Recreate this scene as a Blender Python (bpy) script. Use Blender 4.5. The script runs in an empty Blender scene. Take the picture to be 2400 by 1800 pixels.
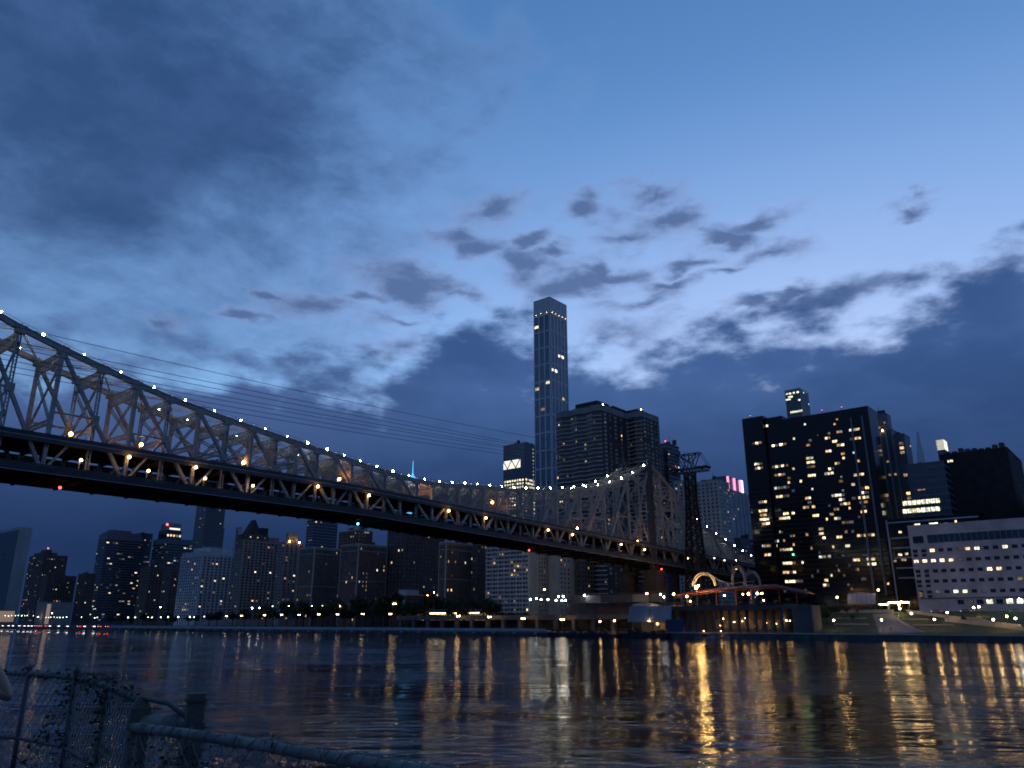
import bpy, math, random
import numpy as np
from mathutils import Vector, Matrix
random.seed(7)
sc = bpy.context.scene
COL = sc.collection
R = math.radians

# ------------------------------------------------------------------ camera
F, PITCH, H = 1810.0, R(17.13), 8.0          # focal length in photo pixels, pitch, eye height above the water
cam_d = bpy.data.cameras.new('camera')
cam = bpy.data.objects.new('camera', cam_d); COL.objects.link(cam)
cam.location = (0, 0, H); cam.rotation_euler = (R(90) + PITCH, 0, 0)
cam_d.sensor_width = 36; cam_d.lens = F / 2400 * 36
cam_d.clip_start = 0.1; cam_d.clip_end = 20000
sc.camera = cam
CP, SP = math.cos(PITCH), math.sin(PITCH)
def ray(px, py):
    x, y = (px - 1200) / F, (900 - py) / F
    return Vector((x, CP - y * SP, SP + y * CP))
def at(px, py, Y):
    r = ray(px, py); k = Y / r.y
    return Vector((r.x * k, Y, H + r.z * k))
def azel(px, py):
    r = ray(px, py).normalized()
    return math.atan2(r.x, r.y), math.asin(r.z)

# ------------------------------------------------------------------ sky
SUN_EL, SUN_ROT = 2.0, 22.0
world = bpy.data.worlds.new('World'); sc.world = world; world.use_nodes = True
wn = world.node_tree; wn.nodes.clear()
class NT:
    def __init__(s, nt): s.nt = nt
    def n(s, t, **kw):
        o = s.nt.nodes.new(t)
        for k, v in kw.items(): setattr(o, k, v)
        return o
    def put(s, sock, v):
        if isinstance(v, bpy.types.NodeSocket): s.nt.links.new(v, sock)
        elif v is not None: sock.default_value = v
    def m(s, op, a, b=None, c=None, clamp=False):
        o = s.n('ShaderNodeMath', operation=op, use_clamp=clamp)
        s.put(o.inputs[0], a)
        if b is not None: s.put(o.inputs[1], b)
        if c is not None: s.put(o.inputs[2], c)
        return o.outputs[0]
    def vm(s, op, a, b=None):
        o = s.n('ShaderNodeVectorMath', operation=op)
        s.put(o.inputs[0], a)
        if b is not None: s.put(o.inputs[1], b)
        return o.outputs[1] if op in ('LENGTH', 'DISTANCE', 'DOT_PRODUCT') else o.outputs[0]
    def xyz(s, x, y, z=0.0):
        o = s.n('ShaderNodeCombineXYZ')
        for i, v in enumerate((x, y, z)): s.put(o.inputs[i], v)
        return o.outputs[0]
    def noise(s, vec, scale, detail=4, rough=.5, dist=0.0, lac=2.0, color=False):
        o = s.n('ShaderNodeTexNoise')
        if vec is not None: s.put(o.inputs['Vector'], vec)
        o.inputs['Scale'].default_value = scale; o.inputs['Detail'].default_value = detail
        o.inputs['Roughness'].default_value = rough; o.inputs['Distortion'].default_value = dist
        o.inputs['Lacunarity'].default_value = lac
        return o.outputs[1 if color else 0]
    def smooth(s, v, a, b, lo=0.0, hi=1.0):
        o = s.n('ShaderNodeMapRange', interpolation_type='SMOOTHSTEP')
        s.put(o.inputs[0], v)
        for i, q in enumerate((a, b, lo, hi)): s.put(o.inputs[i + 1], q)
        return o.outputs[0]
    def mix(s, f, a, b):
        o = s.n('ShaderNodeMix', data_type='RGBA')
        s.put(o.inputs[0], f); s.put(o.inputs[6], a); s.put(o.inputs[7], b)
        return o.outputs[2]
    def link(s, a, b): s.nt.links.new(a, b)
def c4(c): return (c[0], c[1], c[2], 1.0)

def build_sky():
    g = NT(wn)
    sky = g.n('ShaderNodeTexSky', sky_type='NISHITA', sun_disc=False)
    sky.sun_elevation = R(SUN_EL); sky.sun_rotation = R(SUN_ROT)
    sky.ozone_density = 3.5; sky.dust_density = 0.5; sky.air_density = 1.0
    tc = g.n('ShaderNodeTexCoord'); d = tc.outputs['Generated']
    sep = g.n('ShaderNodeSeparateXYZ'); g.link(d, sep.inputs[0])
    az = g.m('ARCTAN2', sep.outputs[0], sep.outputs[1]); el = g.m('ARCSINE', sep.outputs[2])
    P = g.xyz(az, g.m('MULTIPLY', el, 2.1), 0.0)
    nb = g.noise(P, 9.5, 8, .56, 0.0)                 # billows
    nb2 = g.noise(g.vm('ADD', P, (3.1, 7.7, 0)), 3.2, 5, .5)
    warp = g.noise(P, 9.0, 5, .55, 0, 2.0, True)
    wv = g.vm('SCALE', g.vm('SUBTRACT', warp, (.5, .5, .5)), None)
    wv.node.inputs['Scale'].default_value = .095
    Q = g.vm('ADD', g.xyz(az, el, 0.0), wv)
    # the low bank: its top edge over the azimuth
    fc = g.n('ShaderNodeFloatCurve')
    top = [(0, 862), (217, 835), (430, 858), (650, 862), (850, 880), (930, 860), (1030, 765), (1130, 755), (1230, 800),
           (1330, 835), (1500, 822), (1700, 785), (1900, 748), (2050, 742), (2150, 705), (2300, 635), (2400, 612)]
    A0, A1 = -math.pi, math.pi
    pts = [((azel(*p)[0] - A0) / (A1 - A0), azel(*p)[1]) for p in top]
    cur = fc.mapping.curves[0]
    cur.points[0].location = (0, .28); cur.points[1].location = (1, .28)
    for x, y in pts: cur.points.new(x, y)
    cur.points.new(.36, .25); cur.points.new(.64, .33)
    fc.mapping.update()
    g.put(fc.inputs['Value'], g.m('MULTIPLY_ADD', az, 1 / (A1 - A0), -A0 / (A1 - A0)))
    bank_top = fc.outputs[0]
    db = g.m('DIVIDE', g.m('SUBTRACT', bank_top, el), .075)
    nbc = g.m('SUBTRACT', nb, .5)
    Db = g.m('ADD', db, g.m('MULTIPLY', nbc, 4.2))
    ab = g.smooth(Db, -.5, .6)
    # separate puffs
    puffs = [(990, 668, 165, 40, .0), (1215, 632, 80, 50, -.3), (1345, 660, 130, 38, 0), (1545, 528, 130, 36, -.12), (1480, 560, 90, 26, .15),
             (1770, 525, 105, 24, .1), (1795, 598, 110, 26, .1), (1985, 695, 160, 34, 0), (1870, 675, 60, 16, 0),
             (1475, 768, 100, 40, 0), (735, 715, 100, 34, -.1), (1140, 492, 85, 34, .1), (1530, 462, 90, 22, 0),
             (1365, 490, 55, 30, 0), (2140, 492, 50, 13, -.2), (1480, 705, 120, 26, .2), (940, 815, 60, 40, 0), (400, 755, 40, 16, -.4), (2320, 655, 110, 40, .4),
             (1290, 600, 60, 22, .1), (1100, 560, 85, 26, 0), (1420, 640, 95, 20, -.1), (1250, 555, 50, 18, 0), (1630, 612, 75, 17, .1), (1690, 645, 60, 13, 0), (1560, 665, 85, 15, 0),
             (1700, 562, 65, 18, -.2), (860, 695, 70, 16, 0), (640, 690, 55, 13, 0), (930, 765, 70, 17, .1), (1080, 690, 70, 20, 0), (560, 745, 60, 14, 0), (1780, 690, 60, 14, 0)]
    Dp = None
    for (cx, cy, rx, ry, tilt) in puffs:
        a, e = azel(cx, cy); k = 1 / F * .96
        mp = g.n('ShaderNodeMapping', vector_type='TEXTURE')
        g.link(Q, mp.inputs[0])
        mp.inputs['Location'].default_value = (a, e, 0); mp.inputs['Rotation'].default_value = (0, 0, tilt)
        mp.inputs['Scale'].default_value = (rx * k * 1.45, ry * k * 1.5, 1)
        v = g.m('SUBTRACT', 1.0, g.vm('LENGTH', mp.outputs[0]))
        Dp = v if Dp is None else g.m('MAXIMUM', Dp, v)
    Dp = g.m('ADD', Dp, g.m('MULTIPLY', nbc, 2.5))
    ap = g.m('MULTIPLY', g.smooth(Dp, -.25, .95), .92)
    # thin scattered fractus everywhere between, and the high soft sheet on the left
    fr = g.m('MULTIPLY', g.smooth(g.noise(g.vm('ADD', P, (1.7, .3, 0)), 9.0, 7, .55, .1), .50, .74), .5)
    fr = g.m('MULTIPLY', fr, g.m('MULTIPLY', g.smooth(el, .50, .36), g.smooth(az, R(-24), R(-8), .25, 1.0)))
    fr = g.m('MULTIPLY', fr, g.smooth(az, R(26), R(14), .15, 1.0))
    rot = g.n('ShaderNodeMapping'); g.link(g.xyz(az, el, 0.0), rot.inputs[0])
    rot.inputs['Rotation'].default_value = (0, 0, .55); rot.inputs['Scale'].default_value = (1.0, 1.9, 1)
    ns = g.noise(rot.outputs[0], 4.6, 9, .62, .15)
    a1, e1 = azel(80, 170)
    mp = g.n('ShaderNodeMapping', vector_type='TEXTURE'); g.link(g.xyz(az, el, 0.0), mp.inputs[0])
    mp.inputs['Location'].default_value = (a1, e1, 0); mp.inputs['Rotation'].default_value = (0, 0, .10); mp.inputs['Scale'].default_value = (.56, .30, 1)
    hs = g.m('SUBTRACT', 1.0, g.vm('LENGTH', mp.outputs[0]))
    hs = g.m('MAXIMUM', hs, g.smooth(g.m('ABSOLUTE', g.m('ADD', az, R(12))), R(72), R(105), -.6, .95))  # dark cloud added out of view, beside and behind the camera, to dim the facades
    hs = g.m('ADD', hs, g.m('MULTIPLY', g.m('SUBTRACT', ns, .5), 2.0))
    ah = g.m('MULTIPLY', g.smooth(hs, -.3, .8), .9)
    pale = g.m('MULTIPLY', g.smooth(hs, -.42, .02), .22)
    # colours in the units of the sky texture; the bank is thicker, so darker, lower down
    low = g.smooth(el, .34, .06)
    nvar = g.m('ADD', g.m('MULTIPLY', g.smooth(nb2, .36, .66), .65), g.m('MULTIPLY', g.smooth(nb, .35, .65), .45), None, True)
    cb = g.mix(low, (.12, .25, .62, 1), (.030, .072, .215, 1))
    cb = g.mix(g.m('MULTIPLY', nvar, .8), cb, g.mix(low, (.062, .15, .42, 1), (.022, .056, .175, 1)))
    cb = g.mix(g.m('MULTIPLY', g.smooth(az, R(-2), R(-22), 0.0, .6), g.smooth(el, .12, .3)), cb, (.16, .275, .62, 1))
    veil = g.m('MULTIPLY', g.smooth(el, .70, .26), g.smooth(az, R(-28), R(14), .16, .52))
    col = g.mix(veil, sky.outputs[0], (.76, 1.0, 1.62, 1))
    col = g.mix(pale, col, (.42, .66, 1.25, 1))
    ns2 = g.noise(g.vm('ADD', rot.outputs[0], (5.0, 2.0, 0)), 8.0, 8, .62, .1)
    col = g.mix(ah, col, g.mix(g.smooth(ns2, .36, .66), (.040, .115, .335, 1), (.068, .155, .41, 1)))
    col = g.mix(fr, col, (.36, .49, 1.0, 1))
    col = g.mix(ap, col, g.mix(g.smooth(Dp, .0, .9), (.42, .56, 1.02, 1), (.155, .262, .57, 1)))
    col = g.mix(ab, col, cb)
    bg = g.n('ShaderNodeBackground'); g.link(col, bg.inputs[0]); bg.inputs[1].default_value = .15
    out = g.n('ShaderNodeOutputWorld'); g.link(bg.outputs[0], out.inputs[0])
build_sky()
world.cycles.sampling_method = 'MANUAL'; world.cycles.sample_map_resolution = 256

sun_d = bpy.data.lights.new('sun', 'SUN'); sun_d.energy = .004; sun_d.angle = R(20); sun_d.color = (1, .86, .72)
sun = bpy.data.objects.new('sun', sun_d); COL.objects.link(sun)
sd = Vector((math.sin(R(SUN_ROT)) * math.cos(R(SUN_EL + 4)), math.cos(R(SUN_ROT)) * math.cos(R(SUN_EL + 4)), math.sin(R(SUN_EL + 4))))
sun.rotation_euler = sd.to_track_quat('Z', 'Y').to_euler()

sc.view_settings.view_transform = 'Standard'; sc.view_settings.look = 'None'
sc.view_settings.exposure = 1.9; sc.view_settings.gamma = 1.0
sc.render.engine = 'CYCLES'
cy = sc.cycles
cy.use_denoising = True
try: cy.denoiser = 'OPENIMAGEDENOISE'
except Exception: pass
cy.max_bounces = 5; cy.diffuse_bounces = 2; cy.glossy_bounces = 3; cy.transmission_bounces = 3
cy.sample_clamp_indirect = 4.0; cy.sample_clamp_direct = 0.0
cy.caustics_reflective = False; cy.caustics_refractive = False
cy.use_light_tree = True
cy.filter_width = 1.8

# ------------------------------------------------------------------ materials
MATS = {}
def mat(name, col, rough=.7, metal=0.0, var=.25, scale=.4, bump=0.0, ior=1.5, col2=None):
    m = bpy.data.materials.new(name); m.use_nodes = True; MATS[name] = m
    nt = m.node_tree; g = NT(nt); b = nt.nodes['Principled BSDF']
    tc = g.n('ShaderNodeTexCoord')
    n = g.noise(tc.outputs['Object'], scale, 6, .6)
    dark = tuple(c * (1 - var) for c in col)
    c2 = col2 or tuple(min(1, c * (1 + var)) for c in col)
    g.link(g.mix(g.smooth(n, .3, .7), c4(dark), c4(c2)), b.inputs['Base Color'])
    b.inputs['Roughness'].default_value = rough; b.inputs['Metallic'].default_value = metal; b.inputs['IOR'].default_value = ior
    if bump:
        bp = g.n('ShaderNodeBump'); bp.inputs['Distance'].default_value = bump
        g.link(g.noise(tc.outputs['Object'], scale * 12, 4), bp.inputs['Height']); g.link(bp.outputs[0], b.inputs['Normal'])
    return m
def emit(name, col, strength, sample=True):
    m = bpy.data.materials.new(name); m.use_nodes = True; MATS[name] = m
    b = m.node_tree.nodes['Principled BSDF']
    b.inputs['Base Color'].default_value = c4((.8, .8, .8)); b.inputs['Roughness'].default_value = .4
    b.inputs['Emission Color'].default_value = c4(col); b.inputs['Emission Strength'].default_value = strength
    m.cycles.emission_sampling = 'AUTO' if sample else 'NONE'
    return m
def litwin(name, ca, cb, s0, s1):
    m = bpy.data.materials.new(name); m.use_nodes = True; MATS[name] = m
    nt = m.node_tree; g = NT(nt); b = nt.nodes['Principled BSDF']
    b.inputs['Base Color'].default_value = (.05, .05, .05, 1); b.inputs['Roughness'].default_value = .2
    oi = g.n('ShaderNodeObjectInfo'); ge = g.n('ShaderNodeNewGeometry'); tc = g.n('ShaderNodeTexCoord')
    r = g.m('FRACT', g.m('ADD', g.m('MULTIPLY', oi.outputs['Random'], 7.31), g.m('MULTIPLY', ge.outputs['Random Per Island'], 3.17)))
    g.link(g.mix(r, c4(ca), c4(cb)), b.inputs['Emission Color'])
    pos = g.vm('ADD', ge.outputs['Position'], g.xyz(g.m('MULTIPLY', r, 50.0), 0.0, 0.0))
    n = g.smooth(g.noise(pos, .75, 3, .6), .38, .62, .35, 1.25)     # furniture, curtains and lamps inside
    r2 = g.m('FRACT', g.m('MULTIPLY', r, 13.7))
    st = g.m('MULTIPLY', n, g.m('MULTIPLY_ADD', g.m('MULTIPLY', r2, r2), s1 - s0, s0))
    g.link(st, b.inputs['Emission Strength'])
    m.cycles.emission_sampling = 'NONE'
    return m

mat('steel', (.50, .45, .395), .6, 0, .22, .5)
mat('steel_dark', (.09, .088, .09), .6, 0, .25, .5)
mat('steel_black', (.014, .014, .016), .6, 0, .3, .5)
mat('fascia', (.055, .06, .075), .55, 0, .25, .2)
mat('fascia_line', (.42, .42, .44), .5, 0, .15, .2)
mat('masonry', (.065, .058, .054), .85, 0, .3, .15, .05)
mat('asphalt', (.05, .05, .052), .9, 0, .25, .3)
mat('concrete', (.30, .30, .30), .85, 0, .2, .15, .02)
mat('concrete_dark', (.12, .12, .125), .9, 0, .3, .1, .02)
mat('concrete_pale', (.46, .47, .50), .8, 0, .15, .1)
mat('pier_paint', (.52, .56, .62), .6, 0, .12, .1)
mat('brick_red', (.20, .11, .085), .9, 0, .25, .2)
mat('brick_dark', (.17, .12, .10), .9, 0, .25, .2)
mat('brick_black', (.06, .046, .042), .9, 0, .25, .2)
mat('brick_tan', (.40, .32, .25), .9, 0, .2, .15)
mat('brick_pink', (.40, .30, .26), .9, 0, .2, .15)
mat('limestone', (.55, .50, .42), .85, 0, .18, .12)
mat('white_brick', (.60, .60, .60), .8, 0, .15, .15)
mat('cream', (.58, .50, .40), .85, 0, .15, .12)
mat('marble', (.52, .52, .48), .6, 0, .12, .05)
mat('panel_grey', (.52, .49, .52), .6, 0, .2, .09)
mat('alu_frame', (.52, .53, .55), .4, .25, .12, .2)
mat('tower_metal', (.74, .76, .80), .4, .1, .1, .2)
mat('crown_metal', (.88, .84, .76), .4, .1, .1, .2)
mat('alu_dark', (.17, .185, .21), .4, .4, .15, .2)
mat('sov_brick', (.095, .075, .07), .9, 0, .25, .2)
mat('sov_band', (.66, .60, .54), .8, 0, .15, .2)
mat('window_frame', (.16, .16, .17), .5, 0, .2, .5)
mat('window_trim', (.42, .40, .37), .7, 0, .15, .5)
mat('glass_dark', (.006, .007, .009), .08, 0, .3, .3, 0, 1.9)
mat('glass_blue', (.012, .022, .04), .07, 0, .3, .1, 0, 2.1)
mat('glass_teal', (.016, .04, .05), .10, 0, .3, .1, 0, 2.0)
mat('glass_black', (.006, .008, .013), .12, 0, .3, .1, 0, 1.45)
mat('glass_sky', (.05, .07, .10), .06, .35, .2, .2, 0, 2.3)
mat('pane_painted_sky', (.42, .45, .52), .25, 0, .5, .12)  # pale base colour stands in for bright sky mirrored in the glass
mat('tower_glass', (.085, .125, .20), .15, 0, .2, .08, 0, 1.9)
mat('tower_glass_painted_sky', (.21, .25, .33), .15, 0, .25, .08, 0, 1.9)  # lighter copy for the north face, its sky reflection put into the colour
mat('roof', (.06, .06, .062), .9, 0, .3, .2)
mat('white_metal', (.45, .44, .42), .35, .2, .1, .4)
mat('red_paint', (.14, .022, .02), .5, 0, .2, .5)
mat('grass', (.045, .07, .022), .9, 0, .35, .25, .05)
mat('paving', (.21, .20, .19), .85, 0, .2, .3)
mat('soil', (.05, .042, .035), .95, 0, .3, .2)
mat('bark', (.05, .038, .03), .9, 0, .3, 2.0)
mat('galvanised', (.20, .205, .185), .7, .05, .4, 7.0)
mat('wire', (.22, .225, .20), .6, .1, .3, 6.0)
mat('timber', (.13, .115, .095), .9, 0, .3, 3.0, .01)
mat('blue_tarp', (.05, .09, .20), .6, 0, .2, .3)
mat('hull', (.03, .045, .08), .5, 0, .3, .2)
mat('car_dark', (.03, .03, .035), .25, 0, .1, 1)
mat('car_silver', (.40, .41, .43), .25, .4, .1, 1)
mat('car_yellow', (.65, .40, .03), .3, 0, .1, 1)
mat('tyre', (.012, .012, .012), .9, 0, .2, 1)
mat('skin', (.45, .25, .17), .55, 0, .1, 4)
mat('hair', (.012, .009, .008), .5, 0, .3, 8)
mat('cloth_dark', (.02, .02, .024), .9, 0, .25, 3)
mat('cable', (.03, .03, .035), .6, 0, .1, 1)

emit('bulb_white', (.98, 1.0, .80), 30)
emit('bulb_sodium', (1.0, .42, .10), 13)
emit('bulb_yellow', (1.0, .56, .15), 6.5)
emit('bulb_warm', (1.0, .58, .20), 22)
emit('bulb_dim', (1.0, .66, .30), 7)
emit('bulb_cool', (.90, .95, .90), 15)
emit('bulb_green', (.80, 1.0, .70), 2.2)
emit('bulb_red', (1.0, .05, .03), 3)
emit('bulb_cyan', (.10, .75, .8), 3)
emit('bulb_go', (.05, 1.0, .25), 3)
emit('flood', (1.0, .60, .20), 230)
emit('strip', (1.0, .80, .42), 4)
emit('strip_white', (.95, .97, .85), 2.2)
emit('headlight', (.93, .96, 1.0), 1.2)
emit('taillight', (1.0, .04, .02), 1.0)
emit('crown_pink', (1.0, .35, .60), .34, False)
emit('crown_white', (1.0, .80, .95), .55, False)
emit('crown_warm', (1.0, .93, .72), .33, False)
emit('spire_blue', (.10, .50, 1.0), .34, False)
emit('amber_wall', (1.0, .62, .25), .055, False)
emit('sign_blue', (.05, .3, 1.0), .5, False)
emit('sign_red', (1.0, .05, .06), .35, False)
litwin('lit_warm', (1.0, .56, .22), (1.0, .76, .42), .06, .75)
litwin('lit_amber', (1.0, .46, .16), (1.0, .62, .28), .05, .40)
litwin('lit_white', (.95, .92, .75), (.80, .95, .92), .05, .42)
litwin('lit_dim', (.75, .62, .50), (.55, .62, .65), .02, .08)
litwin('lit_bright', (1.0, .78, .42), (1.0, .90, .66), .40, .85)
litwin('lit_office', (1.0, .90, .55), (.95, .97, .75), .35, .60)

def leaf_mat(name, ca, cb):
    m = bpy.data.materials.new(name); m.use_nodes = True; MATS[name] = m
    nt = m.node_tree; g = NT(nt); b = nt.nodes['Principled BSDF']
    ge = g.n('ShaderNodeNewGeometry')
    g.link(g.mix(ge.outputs['Random Per Island'], c4(ca), c4(cb)), b.inputs['Base Color'])
    b.inputs['Roughness'].default_value = .6
    return m
leaf_mat('leaves', (.035, .055, .018), (.075, .11, .03))
leaf_mat('leaves_dark', (.016, .026, .01), (.035, .05, .018))

def water_mat():
    m = bpy.data.materials.new('river_water'); m.use_nodes = True; MATS['water'] = m
    nt = m.node_tree; g = NT(nt); b = nt.nodes['Principled BSDF']
    b.inputs['Base Color'].default_value = (.002, .004, .006, 1)
    b.inputs['Roughness'].default_value = .02; b.inputs['IOR'].default_value = 1.333
    ge = g.n('ShaderNodeNewGeometry'); p = ge.outputs['Position']
    st = g.n('ShaderNodeMapping'); g.link(p, st.inputs[0]); st.inputs['Rotation'].default_value = (0, 0, R(-25)); st.inputs['Scale'].default_value = (.62, 1.45, 1)
    q = st.outputs[0]
    n0 = g.noise(q, .17, 2, .5, .6)
    n1 = g.noise(q, .42, 3, .5, .8)
    n2 = g.noise(q, 1.9, 4, .6, .4)
    pm = g.n('ShaderNodeMapping'); g.link(p, pm.inputs[0]); pm.inputs['Scale'].default_value = (.35, 1.0, 1)
    patch = g.smooth(g.noise(pm.outputs[0], .055, 4, .55, .5), .38, .62, .25, 1.6)   # cat's-paws: rougher and calmer water
    n3 = g.noise(q, 6.5, 2, .5, .3)
    h = g.m('ADD', g.m('MULTIPLY', n0, 1.3), g.m('MULTIPLY', g.m('ADD', g.m('MULTIPLY', n1, 1.05), g.m('MULTIPLY_ADD', n2, .17, g.m('MULTIPLY', n3, .02))), patch))
    bp = g.n('ShaderNodeBump'); bp.inputs['Distance'].default_value = 1.0; bp.inputs['Strength'].default_value = .155
    g.link(h, bp.inputs['Height']); g.link(bp.outputs[0], b.inputs['Normal'])
water_mat()

# ------------------------------------------------------------------ object helpers
WM = {}
def link(o, parent=None):
    COL.objects.link(o)
    if parent is not None: o.parent = parent
    return o
def tag(o, label=None, cat=None, group=None, kind=None):
    if label: o['label'] = label
    if cat: o['category'] = cat
    if group: o['group'] = group
    if kind: o['kind'] = kind
    return o
def thing(name, label, cat, loc=(0, 0, 0), rz=0.0, group=None):
    o = bpy.data.objects.new(name, None); link(o)
    o.location = loc; o.rotation_euler = (0, 0, rz); o.empty_display_size = .5
    WM[o.name] = Matrix.Translation(Vector(loc)) @ Matrix.Rotation(rz, 4, 'Z')
    return tag(o, label, cat, group)
def inst(name, mesh, parent=None, loc=(0, 0, 0), rz=0.0, scale=None):
    o = bpy.data.objects.new(name, mesh); link(o, parent)
    o.location = loc; o.rotation_euler = (0, 0, rz)
    if scale: o.scale = scale
    return o

class MB:
    """collects shapes, then links them as ONE mesh object"""
    def __init__(s): s.v = []; s.f = []; s.mi = []; s.m = 0
    def quad(s, *p):
        i = len(s.v); s.v += [tuple(q) for q in p]; s.f.append(tuple(range(i, i + len(p)))); s.mi.append(s.m)
    def hexa(s, p):       # 8 points: bottom ring 0-3 ccw, top ring 4-7
        i = len(s.v); s.v += [tuple(q) for q in p]
        for f in ((3, 2, 1, 0), (4, 5, 6, 7), (0, 1, 5, 4), (1, 2, 6, 5), (2, 3, 7, 6), (3, 0, 4, 7)):
            s.f.append(tuple(i + k for k in f)); s.mi.append(s.m)
    def box(s, x0, x1, y0, y1, z0, z1):
        s.hexa([(x0, y0, z0), (x1, y0, z0), (x1, y1, z0), (x0, y1, z0), (x0, y0, z1), (x1, y0, z1), (x1, y1, z1), (x0, y1, z1)])
    def bar(s, a, b, w, h=None, up=(0, 0, 1), caps=True):
        a, b = Vector(a), Vector(b); h = h or w
        d = (b - a).normalized(); up = Vector(up)
        if abs(d.dot(up)) > .98: up = Vector((1, 0, 0)) if abs(d.x) < .9 else Vector((0, 1, 0))
        x = d.cross(up).normalized() * (w / 2); y = x.cross(d).normalized() * (h / 2)
        i = len(s.v)
        for c in (a, b):
            for sx, sy in ((-1, -1), (1, -1), (1, 1), (-1, 1)): s.v.append(tuple(c + x * sx + y * sy))
        fs = [(0, 1, 5, 4), (1, 2, 6, 5), (2, 3, 7, 6), (3, 0, 4, 7)]
        if caps: fs += [(3, 2, 1, 0), (4, 5, 6, 7)]
        for f in fs: s.f.append(tuple(i + k for k in f)); s.mi.append(s.m)
    def tube(s, pts, r, n=8, caps=True):
        pts = [Vector(p) for p in pts]
        rr = r if isinstance(r, (list, tuple)) else [r] * len(pts)
        i0 = len(s.v)
        for k, p in enumerate(pts):
            d = (pts[min(k + 1, len(pts) - 1)] - pts[max(k - 1, 0)]).normalized()
            up = Vector((0, 0, 1)) if abs(d.z) < .95 else Vector((1, 0, 0))
            x = d.cross(up).normalized(); y = x.cross(d)
            for j in range(n):
                a = 2 * math.pi * j / n
                s.v.append(tuple(p + (x * math.cos(a) + y * math.sin(a)) * rr[k]))
        for k in range(len(pts) - 1):
            for j in range(n):
                a, b = i0 + k * n + j, i0 + k * n + (j + 1) % n
                s.f.append((a, b, b + n, a + n)); s.mi.append(s.m)
        if caps:
            s.f.append(tuple(i0 + j for j in range(n))[::-1]); s.mi.append(s.m)
            e = i0 + (len(pts) - 1) * n
            s.f.append(tuple(e + j for j in range(n))); s.mi.append(s.m)
    def ball(s, c, r, nu=8, nv=6, sz=1.0):
        c = Vector(c); i0 = len(s.v)
        s.v.append(tuple(c + Vector((0, 0, r * sz)))); 
        for k in range(1, nv):
            t = math.pi * k / nv
            for j in range(nu):
                a = 2 * math.pi * j / nu
                s.v.append(tuple(c + Vector((r * math.sin(t) * math.cos(a), r * math.sin(t) * math.sin(a), r * sz * math.cos(t)))))
        s.v.append(tuple(c - Vector((0, 0, r * sz)))); e = len(s.v) - 1
        for j in range(nu):
            s.f.append((i0, i0 + 1 + j, i0 + 1 + (j + 1) % nu)); s.mi.append(s.m)
            b = i0 + 1 + (nv - 2) * nu
            s.f.append((e, b + (j + 1) % nu, b + j)); s.mi.append(s.m)
        for k in range(nv - 2):
            for j in range(nu):
                a = i0 + 1 + k * nu + j; b = i0 + 1 + k * nu + (j + 1) % nu
                s.f.append((a, a + nu, b + nu, b)); s.mi.append(s.m)
    def prism(s, poly, z0, z1):   # poly ccw list of (x, y)
        n = len(poly); i = len(s.v)
        s.v += [(x, y, z0) for x, y in poly] + [(x, y, z1) for x, y in poly]
        for k in range(n):
            j = (k + 1) % n
            s.f.append((i + k, i + j, i + n + j, i + n + k)); s.mi.append(s.m)
        s.f.append(tuple(range(i + n - 1, i - 1, -1))); s.mi.append(s.m)
        s.f.append(tuple(range(i + n, i + 2 * n))); s.mi.append(s.m)
    def lattice(s, a, b, dep, n, w=.18, t=.13, cross=False):
        """two chords, dep apart, laced"""
        a, b, dep = Vector(a), Vector(b), Vector(dep)
        s.bar(a + dep / 2, b + dep / 2, w, w, caps=False); s.bar(a - dep / 2, b - dep / 2, w, w, caps=False)
        for k in range(n):
            p, q = a.lerp(b, k / n), a.lerp(b, (k + 1) / n)
            sg = 1 if k % 2 else -1
            s.bar(p + dep / 2 * sg, q - dep / 2 * sg, t, t, caps=False)
            if cross: s.bar(p - dep / 2 * sg, q + dep / 2 * sg, t, t, caps=False)
    def mesh(s, name, mats):
        me = bpy.data.meshes.new(name); me.from_pydata(s.v, [], s.f)
        for k in ([mats] if isinstance(mats, str) else mats): me.materials.append(MATS[k])
        if any(s.mi): me.polygons.foreach_set('material_index', s.mi)
        me.update(); return me
    def build(s, name, mats, parent=None, smooth=False, world=False):
        if world and parent is not None:
            iv = WM[parent.name].inverted()
            s.v = [tuple(iv @ Vector(p)) for p in s.v]
        me = s.mesh(name, mats)
        if smooth: me.polygons.foreach_set('use_smooth', [True] * len(me.polygons))
        o = bpy.data.objects.new(name, me); link(o, parent)
        return o
ORD = ['first', 'second', 'third', 'fourth', 'fifth', 'sixth', 'seventh', 'eighth', 'ninth', 'tenth', 'eleventh', 'twelfth', 'thirteenth',
       'fourteenth', 'fifteenth', 'sixteenth', 'seventeenth', 'eighteenth', 'nineteenth', 'twentieth', 'twenty-first', 'twenty-second',
       'twenty-third', 'twenty-fourth', 'twenty-fifth', 'twenty-sixth', 'twenty-seventh', 'twenty-eighth', 'twenty-ninth', 'thirtieth']
for _t in ('thirt', 'fort', 'fift', 'sixt'):
    if _t != 'thirt': ORD.append(_t + 'ieth')
    ORD += [_t + 'y-' + w for w in ORD[:9]]
def ordn(i): return ORD[i]

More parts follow.
